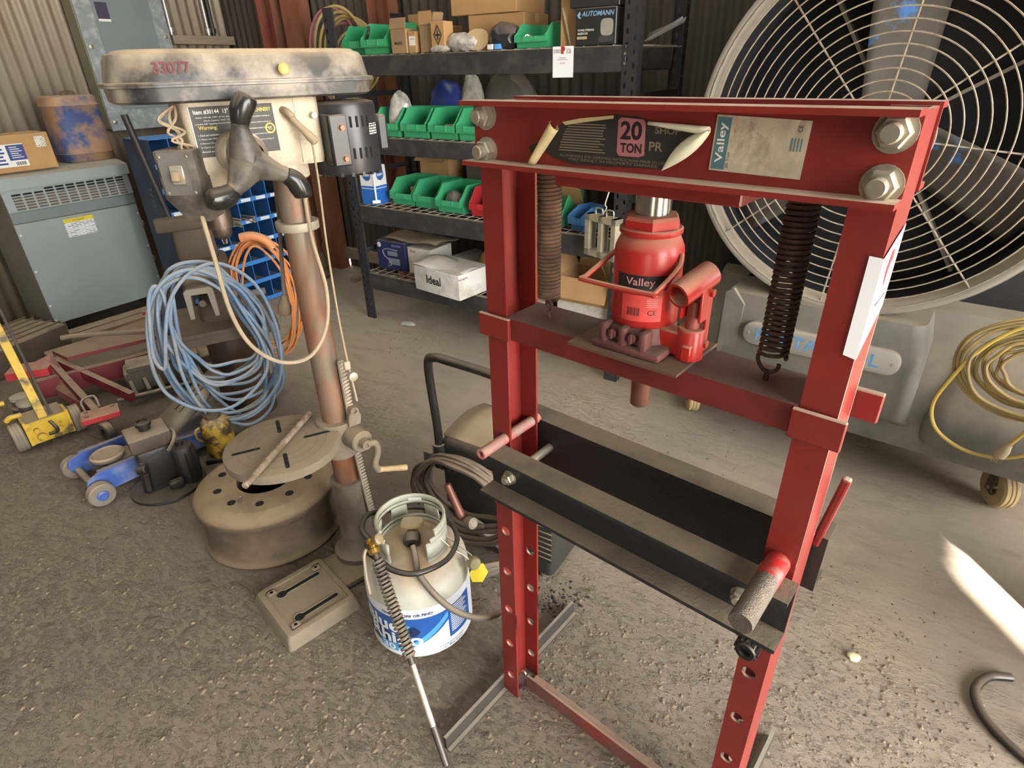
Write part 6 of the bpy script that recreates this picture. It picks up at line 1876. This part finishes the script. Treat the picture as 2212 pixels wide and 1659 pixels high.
# shroud: two rolled rims and a deep barrel
sh = G().lathe([(CR - .002, -.34), (CR + .004, -.34), (CR + .004, -.03), (CR + .012, -.012), (CR + .012, .004), (CR + .002, .008), (CR - .018, .0), (CR - .036, -.035), (CR - .03, -.04)], FMx, 96, cap=False).obj('fan_shroud', m_shroud, ev, smooth=50)
G().lathe([(CR + .014, -.04), (CR + .022, -.036), (CR + .022, -.024), (CR + .014, -.02), (CR + .014, -.04)], FMx, 96, cap=False).obj('outer_rim', m_gcord, ev)
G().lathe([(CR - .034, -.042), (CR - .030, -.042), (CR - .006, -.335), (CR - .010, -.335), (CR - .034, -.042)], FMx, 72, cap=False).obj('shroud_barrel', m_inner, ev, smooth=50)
# guard rings and spokes, slightly domed
gd = D.objects.new('wire_guard', None)
g = G()
guard_rings = []
for k in range(17):
    r = CR - .012 - k * .0335
    if r < .05:
        break
    z = .004 + .028 * (1 - (r / CR) ** 2)
    o = G().tube([(r * math.cos(2 * PI * i / 72), r * math.sin(2 * PI * i / 72), z) for i in range(72)], .0026, 5, closed=True, M=FMx).obj('guard_ring', m_guard, ev, smooth=60)
for k in range(8):
    a = math.radians(-5 + 45 * k)
    G().tube([((CR + .01) * math.cos(a) * t, (CR + .01) * math.sin(a) * t, -.002 + .028 * (1 - t * t)) for t in (1, .8, .6, .4, .2, .08)], .0032, 6, M=FMx).obj('guard_spoke', m_guard, ev)
D.objects.remove(gd)
g.bm.free()
G().lathe([(.0, .034), (.075, .034), (.085, .028), (.085, .02), (0, .02)], FMx, 32, cap=False).obj('guard_hub', m_guard, ev)
# fan: three broad blades on a hub
hubo = G().lathe([(.07, -.22), (.085, -.20), (.085, -.11), (.06, -.10), (0, -.10)], FMx, 28, cap=False).obj('fan_hub', m_bladem, ev)
for k in range(3):
    a0 = math.radians(93 + 120 * k)
    def bl(u, v, a0=a0):
        r = .07 + (.55 - .07) * u
        w = .10 + .02 * u
        y = (v - .5) * 2 * w
        X, Y = r, y
        tw = .55 - .25 * u
        z = -.16 + y * math.sin(tw)
        Y = y * math.cos(tw)
        return (X * math.cos(a0) - Y * math.sin(a0), X * math.sin(a0) + Y * math.cos(a0), z)
    G().grid(10, 8, bl, FMx).obj('fan_blade', m_bladem, ev, smooth=60, fix=False, solid=.004)
for k in range(4):
    a = math.radians(33 + 90 * k)
    G().sweep([(-.022, -.006), (.022, -.006), (.022, .006), (-.022, .006)], FMx @ Vector((.06 * math.cos(a), .06 * math.sin(a), -.29)), FMx @ Vector((.58 * math.cos(a), .58 * math.sin(a), -.29))).obj('motor_strut', m_shroud, ev, smooth=0)
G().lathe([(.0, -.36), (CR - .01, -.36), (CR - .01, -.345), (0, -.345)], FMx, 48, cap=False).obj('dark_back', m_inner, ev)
# body behind and tank below
g = G().box((.60, .50, 1.30), (1.30, .52, 1.45), bev=.06, seg=3)
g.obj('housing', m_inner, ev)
g = loft(G(), [(rrect(-.08, 1.50, -.10, .76, .10), .19), (rrect(-.10, 1.52, -.12, .78, .12), .25), (rrect(-.10, 1.52, -.10, .78, .12), .38), (rrect(-.06, 1.48, -.02, .76, .12), .50), (rrect(-.02, 1.44, .06, .74, .12), .62), (rrect(.0, 1.42, .10, .72, .12), .70)])
g.obj('water_tank', m_shell, ev, smooth=55)
# raised centre panel with name pill
g = loft(G(), [(rrect(.10, .90, -.135, .2, .04), .30), (rrect(.11, .885, -.165, .2, .05), .33), (rrect(.12, .875, -.155, .2, .05), .60), (rrect(.14, .85, -.135, .2, .05), .70)])
g.obj('front_panel', m_shell, ev, smooth=55)
PM_ = face_M(.525, -.163, .555, '-y') @ Matrix.Rotation(-.06, 4, 'X')
pill = loft(G(), [(rrect(-.285, .285, -.048, .048, .045, 8), -.01), (rrect(-.285, .285, -.048, .048, .045, 8), .014), (rrect(-.278, .278, -.041, .041, .04, 8), .020)], PM_)
pl_ = pill.obj('name_pill', mat('pill_grey', '8f8b83', 0.5, 0, 0.08, 8, dust=0.5), ev, smooth=40)
text('PORTACOOL', mat('faded_blue_ink', '4f86b5', 0.5, 0, 0.1), pl_, PM_ @ T(-.005, 0, .0212), .45, .050, bold=.01)
for x in (-.262, .262):
    G().lathe([(.006, .020), (.005, .023), (0, .023)], PM_ @ T(x, 0, 0), 12, cap=False).obj('rivet', m_zinc, pl_)
# right-hand ledge bulge
g = loft(G(), [(rrect(.93, 1.50, -.16, .2, .07), .26), (rrect(.93, 1.50, -.19, .2, .07), .34), (rrect(.94, 1.49, -.14, .2, .07), .42), (rrect(.95, 1.48, -.05, .2, .07), .50), (rrect(.96, 1.47, .05, .2, .05), .62)])
g.obj('side_ledge', m_shell, ev, smooth=55)
# left end gusset
g = G().prism([(.135, .25), (.21, .25), (.22, .66), (.17, .72), (.14, .70)], 0, .02, face_M(0, -.14, 0, '-y'))
g.obj('corner_bracket', m_shell, ev, smooth=0)
# casters
m_cwheel = mat('cream_caster_tread', 'a89468', 0.8, 0, 0.15, 12, dust=0.5)
for x, y in ((.0, .02), (1.235, .02), (.0, .66), (1.35, .66)):
    o = G()
    wheel(o, (x, y, .082), (math.cos(.5), math.sin(.5), 0), .082, .055)
    cw = o.obj('caster_wheel', m_cwheel, ev)
    ax = Vector((math.cos(.5), math.sin(.5), 0))
    g = G()
    for s_ in (-1, 1):
        c_ = Vector((x, y, .075)) + ax * s_ * .036
        g.box((0, 0, .045), (.004, .04, .12), T(*c_) @ Matrix.Rotation(.5, 4, 'Z'))
    g.box((0, 0, .105), (.078, .05, .006), T(x, y, .075) @ Matrix.Rotation(.5, 4, 'Z'))
    g.obj('caster_fork', m_grey, cw, smooth=0)
    G().lathe([(.008, -.042), (.008, .042)], T(x, y, .075) @ Matrix.Rotation(.5, 4, 'Z') @ Matrix.Rotation(PI / 2, 4, 'Y'), 10).obj('axle_bolt', m_zinc, cw)
# yellow extension cord hung on the cooler
m_ycord = mat('yellow_cord', 'a08a4e', 0.55, 0, 0.15, 8, dust=0.5, col2='7d6c48', mix2=0.4, scale2=5)
yc = thing('extension_cord', 'yellow extension cord coiled on the front of the cooler', 'cord', Matrix.Translation((.895, 2.539, 0)) @ Matrix.Rotation(-.68, 4, 'Z') @ Vector((1.165, -.20, 0)), -.68)
g = G()
random.seed(17)
for k in range(11):
    rx, rz_ = .215 - .013 * k, .165 - .010 * k
    pts = [(.0 + .012 * k * 0 + rx * math.cos(2 * PI * i / 14) + random.uniform(-.006, .006), -.035 - .010 * (k % 4) + .06 * (i in (3, 4, 5)) * 0 + .12 * (rz_ * math.sin(2 * PI * i / 14)), .665 + rz_ * math.sin(2 * PI * i / 14) + random.uniform(-.006, .006)) for i in range(14)]
    g.tube(smoothpath(pts, 5, True), .0058, 8, closed=True)
g.obj('coil', m_ycord, yc)
m_ycb = mat('bright_yellow_cord', 'b39a44', 0.5, 0, 0.1, 8, dust=0.3)
G().tube(smoothpath([(.03, -.05, .83), (-.08, -.055, .80), (-.16, -.06, .70), (-.205, -.062, .58), (-.225, -.065, .48), (-.195, -.07, .40), (-.12, -.075, .355), (-.04, -.08, .35), (.04, -.08, .38), (.09, -.08, .45)], 7), .0062, 8).obj('loose_loop', m_ycb, yc)
pc2 = G().tube(smoothpath([(.06, -.07, .60), (.04, -.08, .50), (.005, -.085, .41)], 5), .0062, 8).obj('plug_lead', m_ycb, yc)
g = G().lathe([(.009, 0), (.012, .01), (.016, .018), (.018, .03), (.018, .052), (.014, .055)], align(Vector((.008, -.085, .418)), Vector((-.012, -.088, .35))), 12)
for q in (-.007, .0, .007):
    g.box((-.013 + q, -.088, .352), (.003, .004, .02))
g.obj('plug', mat('tan_plug', '9a8c70', 0.6, 0, 0.1), pc2)
# ================================================================ loose things and dirt
# black bent tube with a tan grip at the frame edge
bt = thing('bent_tube', 'black bent tube handle with tan grip lying on floor beyond the press', 'handle', (1.30, .90, 0), .2)
G().tube(smoothpath([(.10, .12, .012), (.04, .135, .012), (-.03, .11, .012), (-.07, .05, .012), (-.075, -.03, .012), (-.055, -.11, .012), (-.02, -.17, .012), (.04, -.205, .012), (.085, -.18, .014), (.08, -.12, .018), (.045, -.075, .024)], 7), .012, 12).obj('tube', m_gloss, bt)
G().lathe([(.014, 0), (.022, .01), (.026, .04), (.022, .075), (.012, .085)], T(.015, -.055, .022) @ rot(1.35, 0, .4), 18).obj('grip', mat('tan_grip', 'a08b6c', 0.6, 0, 0.1), bt)
# rusty arm and timber by the transformer
o = G().sweep([(-.06, -.04), (.06, -.04), (.06, .04), (-.06, .04)], (0, 0, 0), (0.30, -.22, -.30)).bevel(.008, 2).obj('hinged_beam', mat('beige_steel_arm', '9a8f7b', 0.7, 0.1, 0.1, 9, dust=0.7))
place(o, room(-4.80, 1.08, .62), YR)
tag(o, 'beige hinged steel beam sticking out beside the transformer', 'steel beam')
sa = o
G().box((.30, -.22, -.31), (.13, .12, .05), rot(0, 0, -.6), bev=.01, seg=2).obj('arm_foot', MATS['beige_steel_arm'], sa)
o = G().bx(-.18, .18, -.30, .30, 0, .17, bev=.01).obj('steel_crate', mat('brown_grimy_crate', '5d5145', 0.8, 0.1, 0.15, 9, dust=0.75))
place(o, room(-4.42, .98, 0), YR + .3)
tag(o, 'grimy brown steel crate on the floor below the transformer', 'crate')
for k in range(5):
    G().bx(-.18 + .075 * k, -.17 + .075 * k, -.305, .305, .165, .178).obj('crate_rib', MATS['brown_grimy_crate'], o, smooth=0)
for k, (u, v, l, a, z, lab) in enumerate(((-4.37, 1.69, .80, 1.55, .0, 'long dusty timber lying in front of the transformer'), (-4.20, 1.52, .80, 1.5, .0, 'dusty orange-stained plank beside the long timber'), (-4.49, 1.62, .58, 1.55, .0, 'short grey plank tucked under the transformer front'))):
    o = G().box((0, 0, .03), (l, .085, .06), bev=.006).obj('timber', mat('dusty_timber', '8b7a64', 0.85, 0, 0.15, 9, dust=0.8, col2='a8764a', mix2=0.2, scale2=2))
    place(o, room(u, v, z), YR + a)
    tag(o, lab, 'timber')
# cobweb-thin trash on the floor near the rack
crumple('plastic_scrap', 'scrap of clear plastic on the floor beneath the rack', 'scrap', Vector((-.70, 3.75, 0)), (.10, .06, .03), m_bagw, 33, sharp=.6)
crumple('plastic_scrap', 'pale crushed shell-like scrap on the floor right of press', 'scrap', Vector((.98, 1.12, 0)), (.030, .026, .014), mat('cream_scrap', 'cfc3a0', 0.6, 0, 0.1), 34, sharp=.5)
o = G().box((0, 0, .02), (.06, .07, .04), bev=.006).obj('concrete_block', m_castd)
place(o, room(-3.72, 3.20, 0), YR)
tag(o, 'small stone lying by the bright gap at the back wall', 'stone')
pot = G().lathe([(.05, 0), (.07, .03), (.05, .07), (.06, .10), (.045, .14), (.03, .20), (.02, .21)], None, 20).obj('flange_part', m_iron)
place(pot, room(-4.05, 3.15, 0), YR)
tag(pot, 'brown cast flange part standing on floor by back wall', 'machine part')
# dark stain heap at the left foot of the press
# dirt crumbs: far too many to count
def crumbs(name, n, region, smin, smax, m, label, seed):
    random.seed(seed)
    vs, fs = [], []
    ico_v = [(0, 0, 1), (.9, 0, .2), (.28, .85, .25), (-.72, .53, .2), (-.72, -.53, .22), (.28, -.85, .2), (0, 0, -.3)]
    ico_f = [(0, 1, 2), (0, 2, 3), (0, 3, 4), (0, 4, 5), (0, 5, 1), (6, 2, 1), (6, 3, 2), (6, 4, 3), (6, 5, 4), (6, 1, 5)]
    for _ in range(n):
        x, y = region()
        s_ = smin + (smax - smin) * random.random() ** 3
        a = random.uniform(0, 2 * PI)
        st = random.uniform(.6, 1.6)
        b0 = len(vs)
        for (px, py, pz) in ico_v:
            q = random.uniform(.75, 1.25)
            X, Y = px * s_ * st * q, py * s_ * q
            vs.append((x + X * math.cos(a) - Y * math.sin(a), y + X * math.sin(a) + Y * math.cos(a), max(-.001, pz * s_ * .55 * q)))
        fs += [tuple(b0 + i for i in f) for f in ico_f]
    me = D.meshes.new(name)
    me.from_pydata(vs, [], fs)
    me.materials.append(m)
    o = D.objects.new(name, me)
    COL.objects.link(o)
    return tag(o, label, 'dirt', kind='stuff')
drifts = [(-1.3, 1.25, .35), (-.9, .95, .35), (-.55, 1.0, .25), (-.35, .85, .2), (.35, 1.05, .2), (.55, 1.1, .15), (.3, .85, .15), (.75, .75, .2), (.95, .95, .15), (-1.7, 1.6, .3), (.15, 1.2, .12), (1.0, 1.25, .2), (-.7, 1.1, .2), (.55, 1.75, .2), (-.6, 3.45, .15), (.45, 2.2, .3)]
def reg():
    if random.random() < .75:
        cx, cy, s_ = random.choice(drifts)
        return cx + max(-2, min(2, random.gauss(0, 1))) * s_, cy + max(-2, min(2, random.gauss(0, 1))) * s_ * .8
    return random.uniform(-2.6, 1.3), random.uniform(.65, 2.6)
crumbs('dirt_crumbs', 5200, reg, .0014, .0085, mat('dirt_clod', '82735f', 0.95, 0, 0.2, 30), 'brown dirt crumbs scattered over the shed floor', 41)
crumbs('dark_debris', 420, reg, .0012, .005, mat('dark_crumb', '463a30', 0.95, 0, 0.2, 30), 'dark specks of debris scattered over the shed floor', 42)
heap = lambda: (-.043 + .75 * (.0) + .165 + random.gauss(0, .05), 1.36 + random.gauss(0, .03))
crumbs('oily_debris', 160, heap, .002, .008, mat('oily_crumb', '2e2620', 0.9, 0, 0.2, 30), 'dark oily debris heaped at the back of the press foot', 43)

# added drum, out of view beside the cooler, to shade the sunny floor
dr = thing('shade_drum', 'added unseen blue drum that shades the sunny floor', 'drum', room(1.15, 1.72), 0)
G().lathe([(.0, .02), (.275, .02), (.28, 0), (.29, 0), (.29, .02), (.285, .03), (.285, .28), (.295, .30), (.285, .32), (.285, .57), (.295, .59), (.285, .61), (.285, .86), (.29, .87), (.29, .88), (.28, .88), (.275, .865), (0, .865)], None, 44, cap=False).obj('drum_body', mat('drum_blue', '2f4a72', 0.5, 0.1, 0.15, 6, dust=0.7), dr)
G().lathe([(.03, .865), (.03, .88), (.02, .885), (0, .885)], T(.15, .1, 0), 12, cap=False).obj('bung', m_zinc, dr)
